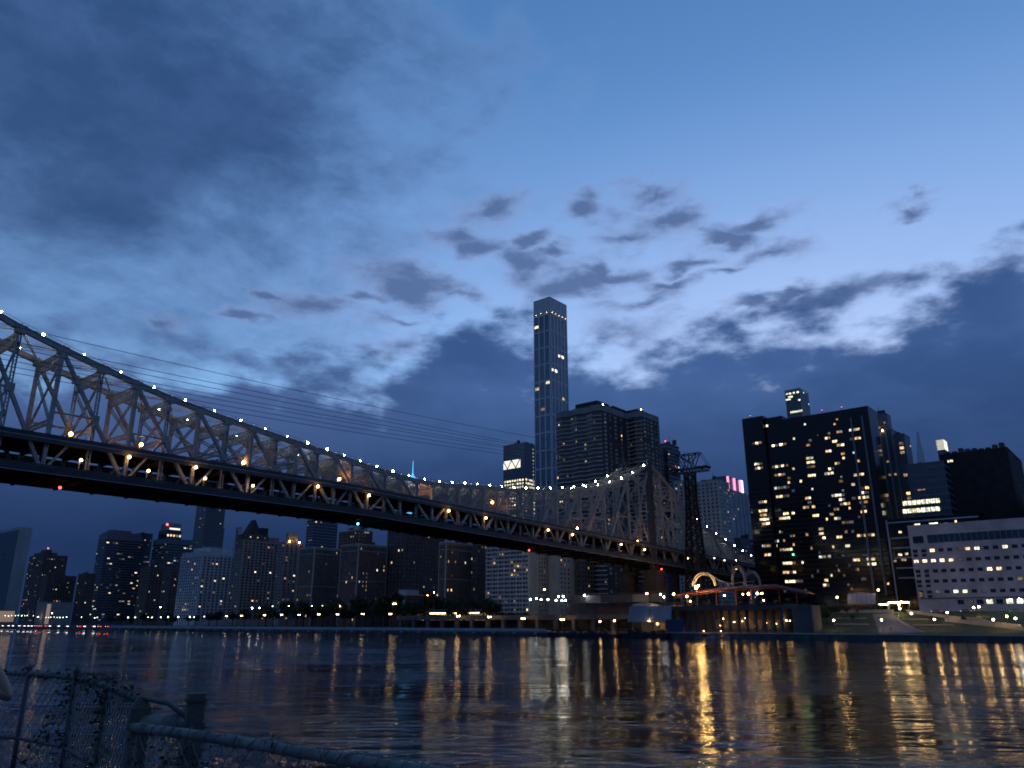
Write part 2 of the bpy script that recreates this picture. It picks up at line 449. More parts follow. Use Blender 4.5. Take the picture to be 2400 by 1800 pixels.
# city axes: U runs inland along the streets and the bridge, V runs along the shore towards the right
T = Vector((86.0, 480.0, 0)); U = Vector((.64074, .76776, 0)); V = Vector((.76776, -.64074, 0)); TH = math.atan2(U.y, U.x)
def BP(s, q, z): return T - U * s + V * q + Vector((0, 0, z))       # bridge frame
SO = T - U * 38.0                                                  # the river's edge lies in front of the bridge tower
def SH(t, w, z): return SO + V * t + U * w + Vector((0, 0, z))      # shore frame: t along, w inland
def on_line(px, py, origin, d):
    """ray through a photo point met with the upright plane origin + k*d; returns (k, z)"""
    r = ray(px, py)
    det = r.x * -d.y + d.x * r.y
    k1 = (origin.x * -d.y + d.x * origin.y) / det
    return (r.x * k1 - origin.x) / d.x, H + k1 * r.z
def shore(px, py, w):
    return on_line(px, py, SO + U * w, V)
def bridge_at(px, py, q):
    k, z = on_line(px, py, T + V * q, U); return -k, z

# ------------------------------------------------------------------ setting: water, land, near bank
m = MB(); m.quad((-6000, -3000, 0), (6000, -3000, 0), (6000, 9000, 0), (-6000, 9000, 0))
tag(m.build('river', 'water'), kind='structure')
QZ = 2.6                                                            # quay level on the far shore
def shore_strip(name, w0, w1, z0, z1, matn, t0=-3000, t1=900, n=1):
    m = MB()
    m.hexa([SH(t0, w0, -2), SH(t1, w0, -2), SH(t1, w1, -2), SH(t0, w1, -2), SH(t0, w0, z0), SH(t1, w0, z0), SH(t1, w1, z1), SH(t0, w1, z1)])
    return tag(m.build(name, matn), kind='structure')
shore_strip('quay', -6, 18, QZ, QZ, 'concrete_dark')
shore_strip('ground', 18, 7000, 4.2, 4.2, 'asphalt')
GZ = 4.2
# near bank (the island): promenade behind the fence, sea wall below it
PZ = 6.4
EN = Vector((-.817, .576, 0)); EP = Vector((-.306, 3.05, 0))        # near fence line
m = MB()
def NB(t, w, z): return EP + EN * t + Vector((-.576, -.817, 0)) * w + Vector((0, 0, z))
m.hexa([NB(-400, -.25, -3), NB(-400, 400, -3), NB(2.3, 400, -3), NB(2.3, -.25, -3), NB(-400, -.25, PZ), NB(-400, 400, PZ), NB(2.3, 400, PZ), NB(2.3, -.25, PZ)])
m.hexa([NB(2.3, -1.6, -3), NB(2.3, 400, -3), NB(400, 400, -3), NB(400, -1.6, -3), NB(2.3, -1.6, PZ), NB(2.3, 400, PZ), NB(400, 400, PZ), NB(400, -1.6, PZ)])
tag(m.build('promenade', 'concrete_dark'), kind='structure')

# ------------------------------------------------------------------ the bridge
TOP = [(376, 99), (366, 92.5), (354.7, 88.7), (342.8, 85.5), (330.9, 82.6), (319.9, 80.1), (308.9, 77.8), (298.3, 76.2), (287.6, 74.7), (278, 73.6),
       (267.9, 72.4), (259, 71.5), (249.6, 70.5), (241.1, 69.6), (233, 68.6), (224.7, 67.6), (215.7, 66.8), (207, 66.1), (197.8, 65.6), (188.5, 65.5),
       (180, 66.0), (172, 66.8), (163.8, 67.6), (155, 68.3), (146.2, 68.8), (137.5, 69.3), (128, 70.1), (118.4, 71.2), (108.4, 72.5), (97.8, 74.0),
       (87, 75.7), (76.4, 77.3), (64.5, 79.4), (52.4, 82.3), (39.5, 86.0), (26.5, 90.5), (13.5, 96.5), (0, 103.5)]
ANC = [(-13.5, 98), (-27, 90.8), (-40.5, 82.8), (-54.5, 74.6), (-68.5, 71), (-82.5, 67.4), (-96.5, 64.2), (-110.5, 61.0), (-124.5, 58.1), (-138.5, 55.4), (-152.5, 53.2), (-166.5, 51.2)]
NODES = TOP + ANC
WT = 18.3
def zu(s): return 58.2 - .0275 * max(0.0, 230 - s)
def zl(s): return zu(s) - 8.9                                       # lower road surface
bridge = thing('cantilever_bridge', 'long tan steel cantilever truss bridge with two decks crossing the river', 'bridge', T)
def bpart(mb, name, mats, **k): return mb.build(name, mats, bridge, world=True, **k)
NI = len(NODES); TOWER_I = len(TOP) - 1; MID_I = 19
for q in (0.0, -WT):
    # chords, one piece from node to node
    for i in range(NI - 1):
        (s0, z0), (s1, z1) = NODES[i], NODES[i + 1]
        m = MB(); m.bar(BP(s0, q, z0), BP(s1, q, z1), 1.2, 1.5)
        m.bar(BP(s0, q, z0 + .82), BP(s1, q, z1 + .82), 1.6, .14)
        bpart(m, 'top_chord', 'steel')
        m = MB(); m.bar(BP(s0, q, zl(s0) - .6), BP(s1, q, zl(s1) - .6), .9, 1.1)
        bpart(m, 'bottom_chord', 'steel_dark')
    for i, (s, z) in enumerate(NODES):
        if i == TOWER_I: continue
        main = (abs(i - TOWER_I) % 2 == 0)
        m = MB()
        if main:
            m.bar(BP(s, q, zl(s) - .6), BP(s, q, z), 1.0, 1.35, up=V)
        else:
            for o in (-.42, .42): m.bar(BP(s + o, q, zl(s) - .6), BP(s + o, q, z), .75, .26, up=U)
            n = max(4, int((z - zl(s)) / 1.1))
            for k in range(n):
                a, b = zl(s) + (z - zl(s)) * k / n, zl(s) + (z - zl(s)) * (k + 1) / n
                sg = 1 if k % 2 else -1
                m.bar(BP(s - .42 * sg, q, a), BP(s + .42 * sg, q, b), .16, .16, caps=False)
        bpart(m, 'post', 'steel')
        m = MB()                                                     # gusset plate and its cap
        m.hexa([BP(s + dx, q + dy, z + dz) for dz in (-1.5, .95) for dx, dy in ((-1.5, -.66), (1.5, -.66), (1.5, .66), (-1.5, .66))])
        m.bar(BP(s, q, z + .95), BP(s, q, z + 1.5), .7, .7)
        bpart(m, 'gusset', 'steel')
    def diag(i, j):
        (sa, za), (sb, zb) = NODES[i], NODES[j]; k = (i + j) // 2; sm = NODES[k][0]
        bz = zl(sb) - .6
        m = MB()
        for o in (-.36, .36): m.bar(BP(sa, q + o, za - .4), BP(sb, q + o, bz), 1.0, .26, up=V)
        d = BP(sb, q, bz) - BP(sa, q, za - .4); n = int(d.length / 1.4)
        for kk in range(n): 
            p0 = BP(sa, q, za - .4) + d * (kk / n); p1 = BP(sa, q, za - .4) + d * ((kk + 1) / n); sg = 1 if kk % 2 else -1
            m.bar(p0 + V * .3 * sg, p1 - V * .3 * sg, .18, .18, caps=False)
        bpart(m, 'diagonal', 'steel')
        f = (sa - sm) / (sa - sb); zm = za + (bz - za) * f
        if za - zu(sa) > 9:
            m = MB(); m.bar(BP(sm, q, zm), BP(sa, q, zl(sa) - .6), .65, .65, up=V); bpart(m, 'sub_strut', 'steel')
            m = MB(); m.bar(BP(sm, q, zm), BP(sa, q, zm), .6, .6, up=V); bpart(m, 'strut', 'steel')
            m = MB(); m.hexa([BP(sm + dx, q + dy, zm + dz) for dz in (-1.2, 1.2) for dx, dy in ((-1.2, -.55), (1.2, -.55), (1.2, .55), (-1.2, .55))])
            bpart(m, 'gusset', 'steel')
    for i in range(TOWER_I % 2, MID_I - 1, 2): diag(i, i + 2)         # falling towards mid-span
    for i in range(TOWER_I, MID_I, -2): diag(i, i - 2)
    for i in range(TOWER_I, NI - 3, 2):
        if NODES[i][1] - zu(NODES[i][0]) > 4: diag(i, i + 2)
# cross frames between the two trusses, laced
for i, (s, z) in enumerate(NODES):
    if i == TOWER_I: continue
    hgt = z - zu(s)
    if hgt < 3: continue
    dep = min(3.8, hgt * .3)
    m = MB()
    m.lattice(BP(s, 0, z - .5 - dep / 2), BP(s, -WT, z - .5 - dep / 2), (0, 0, dep), 12, .42, .24, True)
    for k in range(6):                                               # curved knees under the portal
        for e in (0, 1):
            qa = -k * .75 if e == 0 else -WT + k * .75; qb = -(k + 1) * .75 if e == 0 else -WT + (k + 1) * .75
            fa, fb = (1 - k / 6) ** 2, (1 - (k + 1) / 6) ** 2
            m.bar(BP(s, qa, z - .5 - dep - fa * 3), BP(s, qb, z - .5 - dep - fb * 3), .3, .22, caps=False)
    bpart(m, 'portal_lattice', 'steel')
    if hgt > 8:
        z0 = zu(s) + 4.6; z1 = z - .5 - dep
        for sg in (0, 1):
            m = MB(); a, b = (0, -WT) if sg == 0 else (-WT, 0)
            p, r_ = BP(s, a, z1), BP(s, b, z0); d = (r_ - p).normalized(); nrm = d.cross(U).normalized()
            m.lattice(p, r_, nrm * 1.0, max(8, int((r_ - p).length / 1.3)), .28, .18)
            bpart(m, 'sway_brace', 'steel')
    if hgt > 6.5:
        m = MB(); m.lattice(BP(s, 0, zu(s) + 5.4), BP(s, -WT, zu(s) + 5.4), (0, 0, 1.5), 12, .36, .2, True)
        for k in range(5):
            for e in (0, 1):
                qa = -k * .8 if e == 0 else -WT + k * .8; qb = -(k + 1) * .8 if e == 0 else -WT + (k + 1) * .8
                m.bar(BP(s, qa, zu(s) + 4.75 - (1 - k / 5) ** 2 * 3), BP(s, qb, zu(s) + 4.75 - (1 - (k + 1) / 5) ** 2 * 3), .3, .22, caps=False)
        bpart(m, 'deck_portal', 'steel')
    if i < NI - 1:                                                   # top laterals
        s1, z1_ = NODES[i + 1]
        for a, b in ((0, -WT), (-WT, 0)):
            m = MB(); m.lattice(BP(s, a, z - .2), BP(s1, b, z1_ - .2), (0, 0, .7), 10, .22, .14); bpart(m, 'top_lateral', 'steel')
# decks
def ribbon(q0, q1, f0, f1, s0=560, s1=-185, step=7.0):
    m = MB(); n = int((s0 - s1) / step)
    ss = [s0 + (s1 - s0) * k / n for k in range(n + 1)]
    for a, b in zip(ss[:-1], ss[1:]):
        m.hexa([BP(a, q0, f0(a)), BP(a, q1, f0(a)), BP(b, q1, f0(b)), BP(b, q0, f0(b)), BP(a, q0, f1(a)), BP(a, q1, f1(a)), BP(b, q1, f1(b)), BP(b, q0, f1(b))])
    return m
QO, QI = 1.3, -WT - 1.3
LO, LI = 4.2, -WT - 4.2
bpart(ribbon(QI, QO - .3, lambda s: zu(s) - 1.0, lambda s: zu(s) - .1), 'upper_deck', 'asphalt')
bpart(ribbon(LI, LO - .3, lambda s: zl(s) - .9, lambda s: zl(s)), 'lower_deck', 'asphalt')
for q, w in ((QO, .12), (QI - .12, .12)):
    bpart(ribbon(q, q + w, lambda s: zu(s) + .12, lambda s: zu(s) + 1.35), 'upper_parapet', 'fascia')
    bpart(ribbon(q - .03, q + w + .05, lambda s: zu(s) - .12, lambda s: zu(s) + .1), 'fascia_strip', 'fascia_line')
    bpart(ribbon(q, q + w, lambda s: zu(s) - 1.3, lambda s: zu(s) - .14), 'upper_fascia', 'steel_dark')
for q, w in ((LO, .15), (LI - .15, .15)):
    bpart(ribbon(q, q + w, lambda s: zl(s) - 1.4, lambda s: zl(s) + .15), 'lower_fascia', 'fascia')
    bpart(ribbon(q - .03, q + w + .06, lambda s: zl(s) - 1.62, lambda s: zl(s) - 1.42), 'fascia_strip', 'fascia_line')
    m = ribbon(q, q + .08, lambda s: zl(s) + 1.75, lambda s: zl(s) + 1.87)
    mm = ribbon(q + .01, q + .07, lambda s: zl(s) + .95, lambda s: zl(s) + 1.02)
    for k in range(int(740 / 2.3)):
        s = 558 - k * 2.3; m.bar(BP(s, q + .04, zl(s) + .1), BP(s, q + .04, zl(s) + 1.8), .12, .12, caps=False)
    o = bpart(m, 'lower_railing', 'fascia'); bpart(mm, 'lower_rail', 'fascia')
bpart(ribbon(LI + .5, LI + .75, lambda s: zl(s) + .02, lambda s: zl(s) + 7.4), 'far_screen', 'steel_black')
bpart(ribbon(LO - .9, LO - .6, lambda s: zl(s) + .02, lambda s: zl(s) + 1.0), 'kerb_barrier', 'concrete_dark')
bpart(ribbon(-WT - .9, -WT - .65, lambda s: zl(s) + .02, lambda s: zl(s) + 1.9), 'inner_barrier', 'steel_black')
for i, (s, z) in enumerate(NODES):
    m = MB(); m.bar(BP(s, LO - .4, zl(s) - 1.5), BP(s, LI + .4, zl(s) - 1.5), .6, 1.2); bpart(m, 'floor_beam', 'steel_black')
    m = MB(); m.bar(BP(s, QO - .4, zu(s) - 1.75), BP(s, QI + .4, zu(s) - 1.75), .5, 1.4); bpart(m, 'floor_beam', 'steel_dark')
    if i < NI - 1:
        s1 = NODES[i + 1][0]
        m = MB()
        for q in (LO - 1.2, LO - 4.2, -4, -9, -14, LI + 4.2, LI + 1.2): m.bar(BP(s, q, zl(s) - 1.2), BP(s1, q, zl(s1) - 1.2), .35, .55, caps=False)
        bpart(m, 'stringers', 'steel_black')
# river tower with its two columns, portals and finials, and the masonry pier
TZ = 104.0
def river_tower(S0):
    def BPt(s, q, z): return BP(s + S0, q, z)
    for q in (0.0, -WT):
        m = MB()
        for ds in (-1, 1):
            b0, b1 = BPt(ds * 2.6, q, 30), BPt(ds * 1.5, q, TZ)
            m.bar(b0, b1, 1.5, 2.4, up=U)
        for k in range(18):
            f0, f1 = k / 18, (k + 1) / 18; w0, w1 = 2.6 - 1.1 * f0, 2.6 - 1.1 * f1; z0, z1 = 30 + (TZ - 30) * f0, 30 + (TZ - 30) * f1; sg = 1 if k % 2 else -1
            m.bar(BPt(w0 * sg, q, z0), BPt(-w1 * sg, q, z1), .35, .35, up=V, caps=False); m.bar(BPt(w1, q, z1), BPt(-w1, q, z1), .35, .5, caps=False)
        m.hexa([BPt(dx, q + dy, z_) for z_ in (30, TZ) for dx, dy in ((-1.7, -.35), (1.7, -.35), (1.7, .35), (-1.7, .35))])
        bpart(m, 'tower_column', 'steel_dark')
        m = MB(); m.hexa([BPt(dx, q + dy, z_) for z_, in ((TZ,), (TZ + 1.4,)) for dx, dy in ((-2.6, -1.6), (2.6, -1.6), (2.6, 1.6), (-2.6, 1.6))])
        m.tube([BPt(0, q, TZ + 1.4), BPt(0, q, TZ + 3), BPt(0, q, TZ + 4), BPt(0, q, TZ + 11.5)], [1.1, .9, .5, .06], 8)
        bpart(m, 'finial', 'steel_dark')
    for z0, z1 in ((TZ - 5, TZ - 1), (80, 84), (64, 68)):
        m = MB(); m.lattice(BPt(0, 0, (z0 + z1) / 2), BPt(0, -WT, (z0 + z1) / 2), (0, 0, z1 - z0), 8, .5, .3, True); bpart(m, 'tower_portal', 'steel_dark')
    for a, b in ((0, -WT), (-WT, 0)):
        m = MB(); m.lattice(BPt(0, a, TZ - 6), BPt(0, b, 84), Vector((0, 0, 1)), 10, .35, .2); bpart(m, 'tower_brace', 'steel_dark')
    for q in (0.0, -WT):
        m = MB()
        for (w, z0, z1) in ((6.6, -3, 8), (6.0, 8, 27), (6.5, 27, 28.5), (5.0, 28.5, 36), (5.6, 36, 37.6)):
            m.hexa([BPt(dx, q + dy, z_) for z_ in (z0, z1) for dx, dy in ((-w, -w * .85), (w, -w * .85), (w, w * .85), (-w, w * .85))])
        bpart(m, 'masonry_pier', 'masonry')
    m = MB(); m.hexa([BPt(dx, q_, z_) for z_ in (24.0, 30.0) for dx, q_ in ((-3, -WT + 4), (3, -WT + 4), (3, -4), (-3, -4))]); bpart(m, 'pier_arch', 'masonry')
river_tower(0.0); river_tower(380.0)
for s in (-60, -118, -170):
    for q in (0, -WT):
        m = MB(); m.hexa([BP(s + dx, q + dy, z_) for z_ in (2.0, zl(s) - 1.7) for dx, dy in ((-2, -2), (2, -2), (2, 2), (-2, 2))]); bpart(m, 'approach_pier', 'masonry')

def lamp_mesh(key, r, matn, nu=8, nv=6):
    k = 'bulb_%s_%s' % (key, r)
    if k not in LM: m = MB(); m.ball((0, 0, 0), r, nu, nv); LM[k] = m.mesh('bulb', matn)
    return LM[k]
LM = {}
def bulb(parent, p, r, matn, name='bulb'):
    iv = WM[parent.name].inverted()
    return inst(name, lamp_mesh(matn, r, matn), parent, iv @ Vector(p))
# necklace lights over both top chords
for q in (0.0, -WT):
    for i in range(NI - 1):
        if i in (TOWER_I, TOWER_I - 1) : continue
        (s0, z0), (s1, z1) = NODES[i], NODES[i + 1]
        if q < 0 and 14 < i < 30 and i % 2: continue
        p = BP((s0 + s1) / 2, q, (z0 + z1) / 2 + 1.55)
        m = MB(); m.tube([p - Vector((0, 0, 1.3)), p - Vector((0, 0, .25))], .07, 5); st_ = bpart(m, 'lamp_stem', 'steel_dark')
        bulb(bridge, p, random.choice((.2, .24, .27, .34) if q == 0 else (.16, .2, .26)), 'bulb_white', 'necklace_bulb').parent = st_
bulb(bridge, BP(6, 0, 101.5), .36, 'bulb_white', 'necklace_bulb')
# hanging wire of the necklace
m = MB(); m.tube([BP(s, 0, z + 2.0) for s, z in TOP], .05, 4); bpart(m, 'messenger_wire', 'cable')
def deck_lamp(px, py, q, matn, r, up):
    s, z = bridge_at(px, py, q); p = BP(s, q, z); base = (zu(s) + .0) if up else (zl(s) + .0)
    if z < base + 1: z = base + 2.5; p = BP(s, q, z)
    m = MB(); m.tube([BP(s, q - .9, base), BP(s, q - .9, z + .2), BP(s, q - .5, z + .45), BP(s, q, z + .42)], .1, 6); st_ = bpart(m, 'lamp_post', 'steel')
    m = MB(); m.box(-.42, .42, -.3, .3, .12, .32); me = m.mesh('lamp_hood', 'steel_dark'); inst('lamp_hood', me, st_, p - T, TH)
    bulb(bridge, p, r, matn).parent = st_
for p in [(166, 1017), (331, 1042), (571, 1084), (795, 1123), (976, 1142), (1154, 1178), (1353, 1238), (1494, 1269)]: deck_lamp(*p, -2.2, 'bulb_sodium', .55, True)
deck_lamp(208, 997, -12, 'bulb_sodium', .4, True)
for p in [(303, 1071), (459, 1095), (745, 1140), (865, 1161), (1052, 1197), (1139, 1213.6), (1285, 1242), (1342, 1253), (1456, 1276), (1511, 1288), (1613, 1308)]:
    deck_lamp(*p, 2.2, 'bulb_yellow', .5, False)
for p in [(190, 1078), (348, 1103), (481, 1121), (593, 1138)]: deck_lamp(*p, 3.0, 'bulb_dim', .42, False)
for p in [(1636, 1298), (1674, 1308), (1698, 1313), (1726, 1334)]: deck_lamp(*p, 1.5, 'bulb_yellow', .36, False)
for (px, py, q, mt_) in [(146, 1112, -9, 'bulb_red'), (840, 1207, -9, 'bulb_cyan'), (1240, 1272, -9, 'bulb_red')]:
    s, z = bridge_at(px, py, q); p = BP(s, q, zl(s) - 3.0)
    m = MB(); m.tube([p + Vector((0, 0, 1.4)), p + Vector((0, 0, .3))], .12, 6); bpart(m, 'lamp_stem', 'steel_dark'); bulb(bridge, p, .42, mt_)
s, z = bridge_at(1541, 1333, 6); bulb(bridge, BP(1.5, 6.0, 38.3), .45, 'bulb_red')

# ------------------------------------------------------------------ buildings
WIN = {}
def window_mesh(w, h, pane, frame='window_frame', mull=1):
    w, h = round(w, 1), round(h, 1); k = (w, h, pane, frame, mull)
    if k in WIN: return WIN[k]
    m = MB(); f = min(.14, w * .09); d0, d1 = -.10, .06     # frame stands proud of the wall, the glass lies behind it
    x0, x1, z0, z1 = -w / 2, w / 2, -h / 2, h / 2
    for (a, b, c, e) in ((x0, x1, z0, z0 + f), (x0, x1, z1 - f, z1), (x0, x0 + f, z0 + f, z1 - f), (x1 - f, x1, z0 + f, z1 - f)): m.box(a, b, d0, d1, c, e)
    for j in range(mull):
        xm = x0 + w * (j + 1) / (mull + 1); m.box(xm - .035, xm + .035, d0 + .02, d1, z0 + f, z1 - f)
    m.m = 1; m.quad((x0 + f, -.03, z0 + f), (x1 - f, -.03, z0 + f), (x1 - f, -.03, z1 - f), (x0 + f, -.03, z1 - f))
    WIN[k] = m.mesh('window', [frame, pane]); return WIN[k]
class Bld: pass
def tpx(px, py):
    r = ray(px, py); return r.x / r.y
def building(name, label, Y, c, l, r, wall='brick_red', group=None, gz=GZ, cat='building', roofh=.9, lpy=None, rpy=None, depth_min=14, cornice=None, w=64):
    k_, _ = shore(c[0], 1458, w); Y = max(Y, SH(k_, w, 0).y)          # never closer to the river than w metres inland
    B = Bld(); C = at(c[0], c[1], Y); B.h = C.z - gz
    t = tpx(l, lpy or c[1]); B.a = (C.x - t * C.y) / (V.x - t * V.y)
    t = tpx(r, rpy or c[1]); den = (U.x - t * U.y); B.b = (t * C.y - C.x) / den
    B.a = max(B.a, depth_min if B.a < 3 else 3); B.b = max(B.b, depth_min if B.b < 3 else 3)
    B.root = thing(name, label, cat, (C.x, C.y, gz), TH, group)
    B.n = 0; B.gz = gz; B.C = C
    m = MB(); m.box(0, B.b, 0, B.a, 0, B.h); m.build('wall', wall, B.root)
    m = MB(); p = .45
    m.box(-.15, B.b + .15, -.15, p, B.h, B.h + roofh); m.box(-.15, B.b + .15, B.a - p, B.a + .15, B.h, B.h + roofh)
    m.box(-.15, p, p, B.a - p, B.h, B.h + roofh); m.box(B.b - p, B.b + .15, p, B.a - p, B.h, B.h + roofh)
    m.build('parapet', cornice or wall, B.root)
    return B
def vol(B, x0, x1, y0, y1, z0, z1, matn, name='rooftop_block', frac=True):
    if frac: x0, x1, y0, y1 = x0 * B.b, x1 * B.b, y0 * B.a, y1 * B.a
    m = MB(); m.box(x0, x1, y0, y1, z0, z1); m.box(x0 - .15, x1 + .15, y0 - .15, y1 + .15, z1, z1 + .4); return m.build(name, matn, B.root)
def put_window(B, face, p, z, w, h, pane, off=0.0, frame='window_frame', mull=1, name='window'):
    me = window_mesh(w, h, pane, frame, mull)
    if face == 'N': o = inst(name, me, B.root, (p, -.06 - off, z), 0)
    else: o = inst(name, me, B.root, (-.06 - off, p, z), -math.pi / 2)
    B.n += 1; return o
LITS = ['lit_warm'] * 9 + ['lit_amber'] * 5 + ['lit_white'] * 3 + ['lit_dim'] * 7 + ['lit_bright']
def wins(B, face, nx, nz, w, h, p=.1, z0=6.0, z1=None, a0=.04, a1=.96, mode='lit', dark='glass_dark', skip=None, off=0.0, frame='window_frame', mull=1, seed=None, lits=LITS, cap=290):
    rnd = random.Random(seed if seed is not None else (round(B.C.x) * 31 + ord(face) * 7 + nx * 101 + nz * 13) % 100000)
    L = B.b if face == 'N' else B.a
    z1 = B.h - 1.0 if z1 is None else z1
    dz = (z1 - z0) / nz; dx = (a1 - a0) * L / nx; stuff = {}
    lit_run = 0
    for j in range(nz):
        for i in range(nx):
            if skip and skip(i, j): continue
            x = a0 * L + dx * (i + .5); z = z0 + dz * (j + .5)
            pp = p * (2.2 if lit_run else .55); lit = rnd.random() < pp; lit_run = lit
            pane = rnd.choice(lits) if lit else dark
            if (mode == 'all' or lit) and B.n < cap: put_window(B, face, x, z, w, h, pane, off, frame, mull)
            elif mode != 'litonly' or lit: stuff.setdefault(pane, []).append((x, z))
    if stuff:
        m = MB(); keys = list(stuff); f = .09
        for k, key in enumerate(keys):
            for (x, z) in stuff[key]:
                m.m = k
                if face == 'N':
                    m.quad((x - w / 2, -.07 - off, z - h / 2), (x + w / 2, -.07 - off, z - h / 2), (x + w / 2, -.07 - off, z + h / 2), (x - w / 2, -.07 - off, z + h / 2))
                    m.m = len(keys); m.box(x - w / 2 - f, x + w / 2 + f, -.16 - off, -.01, z - h / 2 - .14, z - h / 2)
                else:
                    m.quad((-.07 - off, x + w / 2, z - h / 2), (-.07 - off, x - w / 2, z - h / 2), (-.07 - off, x - w / 2, z + h / 2), (-.07 - off, x + w / 2, z + h / 2))
                    m.m = len(keys); m.box(-.16 - off, -.01, x - w / 2 - f, x + w / 2 + f, z - h / 2 - .14, z - h / 2)
        tag(m.build('small_windows', keys + [frame], B.root), kind='stuff')
def bands(B, zs, matn, hgt=.35, out=.3, name='band'):
    for z in zs:
        m = MB(); m.box(-out, B.b + .05, -out, 0, z, z + hgt); m.box(-out, 0, 0, B.a + .05, z, z + hgt); m.build(name, matn, B.root)
def piers(B, face, xs, matn, w=.5, out=.35, z0=0, z1=None, name='pier'):
    z1 = z1 or B.h
    for x in xs:
        m = MB()
        if face == 'N': m.box(x - w / 2, x + w / 2, -out, 0, z0, z1)
        else: m.box(-out, 0, x - w / 2, x + w / 2, z0, z1)
        m.build(name, matn, B.root)
def ints(a, b): return max(1, int(a / b))
def auto(B, p=.1, mode='lit', w=1.5, h=1.7, fx=3.6, fz=3.3, dark='glass_dark', z0=5, z1=None, faces='NE', frame='window_frame', mull=1, lits=LITS, cap=290):
    zz = (B.h - 1 if z1 is None else z1) - z0
    if B.a > 6 and B.b > 6: roof_clutter(B)
    if 'N' in faces and B.b > 4: wins(B, 'N', ints(B.b * .94, fx), ints(zz, fz), w, h, p, z0, z1, .03, .97, mode, dark, None, 0, frame, mull, None, lits, cap)
    if 'E' in faces and B.a > 4: wins(B, 'E', ints(B.a * .94, fx), ints(zz, fz), w, h, p, z0, z1, .03, .97, mode, dark, None, 0, frame, mull, None, lits, cap)
TANK = None
def roof_clutter(B, n=3, seed=0):
    global TANK
    if TANK is None:
        m = MB()
        for x in (-1.1, 1.1):
            for y in (-1.1, 1.1): m.bar((x, y, 0), (x, y, 2.6), .25, .25)
        m.tube([(0, 0, 2.6), (0, 0, 6.0)], 1.9, 12); m.tube([(0, 0, 6.02), (0, 0, 7.4)], [2.1, .1], 12); TANK = m.mesh('water_tank', 'timber')
    rnd = random.Random(round(B.C.x * 7 + seed)); z = B.h + .05
    for k in range(n):
        x, y = rnd.uniform(.12, .8) * B.b, rnd.uniform(.05, .7) * B.a; w_, d_, h_ = rnd.uniform(2, 6), rnd.uniform(2, 5), rnd.uniform(1.8, 5)
        m = MB(); m.box(x, min(x + w_, B.b - .6), y + .6, min(y + d_ + .6, B.a - .6), z, z + h_); m.build('roof_plant', rnd.choice(['roof', 'brick_dark', 'concrete_dark']), B.root)
    if rnd.random() < .6: inst('water_tank', TANK, B.root, (rnd.uniform(.2, .8) * B.b, rnd.uniform(.2, .7) * B.a, z))
    if rnd.random() < .5:
        x, y = rnd.uniform(.2, .8) * B.b, rnd.uniform(.2, .6) * B.a; m = MB(); m.tube([(x, y, z), (x, y, z + rnd.uniform(5, 10))], .12, 5); m.build('aerial', 'steel_dark', B.root)
def redlight(B, x, y, z, r=.8):
    m = MB(); m.tube([(x, y, z), (x, y, z + 2.2)], .15, 5); m.build('beacon_mast', 'steel_dark', B.root)
    inst('beacon', lamp_mesh('bulb_red', r, 'bulb_red'), B.root, (x, y, z + 2.2 + r * .7))

# --- far left, beyond the bridge
B = building('slab_tower', 'tall glass slab tower with a blank pale marble end, at the far left', 1270, (46, 1236), -150, 77, 'marble', depth_min=20, w=150)
m = MB(); m.box(-.25, 0, .8, B.a - .8, 6, B.h - 4); m.build('curtain_wall', 'glass_teal', B.root)
for z in np.arange(9, B.h - 4, 3.9): m = MB(); m.box(-.42, -.26, .8, B.a - .8, z, z + .5); m.build('spandrel', 'alu_dark', B.root)
wins(B, 'E', 22, 36, 2.8, 2.2, .05, 8, B.h - 5, .02, .98, 'litonly', off=.22)
B = building('apartment_tower', 'dark stepped apartment tower with a red beacon on its roof, right of the marble slab', 1080, (103, 1301), 70, 160, 'brick_dark', w=150)
vol(B, .05, .6, .1, .8, B.h + .9, B.h + 5.0, 'brick_dark'); vol(B, .2, .42, .2, .6, B.h + 5.4, B.h + 10, 'brick_dark'); redlight(B, B.b * .3, B.a * .3, B.h + 10.4, 1.0)
auto(B, .17)
B = building('apartment_block', 'low broad dark block standing before the stepped tower with the red beacon', 1010, (112, 1349), 98, 180, 'brick_dark', w=80); auto(B, .09)
vol(B, .2, .5, .2, .8, B.h + .9, B.h + 5, 'brick_dark')
B = building('apartment_block', 'small dark block in the gap between the stepped tower and the ribbed office block', 1040, (200, 1345), 184, 226, 'brick_dark', w=110); auto(B, .07)
B = building('low_hall', 'low pale hall with an amber lit doorway, at the foot of the far left towers', 940, (108, 1412), 88, 172, 'concrete', w=52); 
m = MB(); m.box(2, 7, -.3, 0, 1, B.h - 2); m.build('lit_doorway', 'amber_wall', B.root)
B = building('ferry_shed', 'low waterside shed with a long glowing amber wall, at the far left edge', 1060, (-20, 1430), -60, 38, 'concrete', w=24)
m = MB(); m.box(3, B.b - 1.5, -.3, 0, B.h * .2, B.h - 1); m.build('lit_wall', 'amber_wall', B.root)
OFF = ['lit_warm', 'lit_white', 'lit_dim', 'lit_dim', 'lit_dim', 'lit_white', 'lit_bright']
def ribbon_office(B, p, z0=6, fz=3.9, matn='alu_dark', fx=4.2, glass='glass_dark'):
    n = ints(B.h - z0 - 3, fz)
    for j in range(n):
        z = z0 + j * fz
        m = MB(); m.box(-.2, B.b, -.2, 0, z, z + 1.7); m.box(-.2, 0, 0, B.a, z, z + 1.7); m.build('ribbon_glass', glass, B.root)
    for face, L in (('N', B.b), ('E', B.a)):
        if L > 5: wins(B, face, ints(L, fx), n, fx * .88, 1.6, p, z0 - 1.1, z0 - 1.1 + n * fz, 0, 1, 'litonly', off=.2, lits=OFF, mull=2)
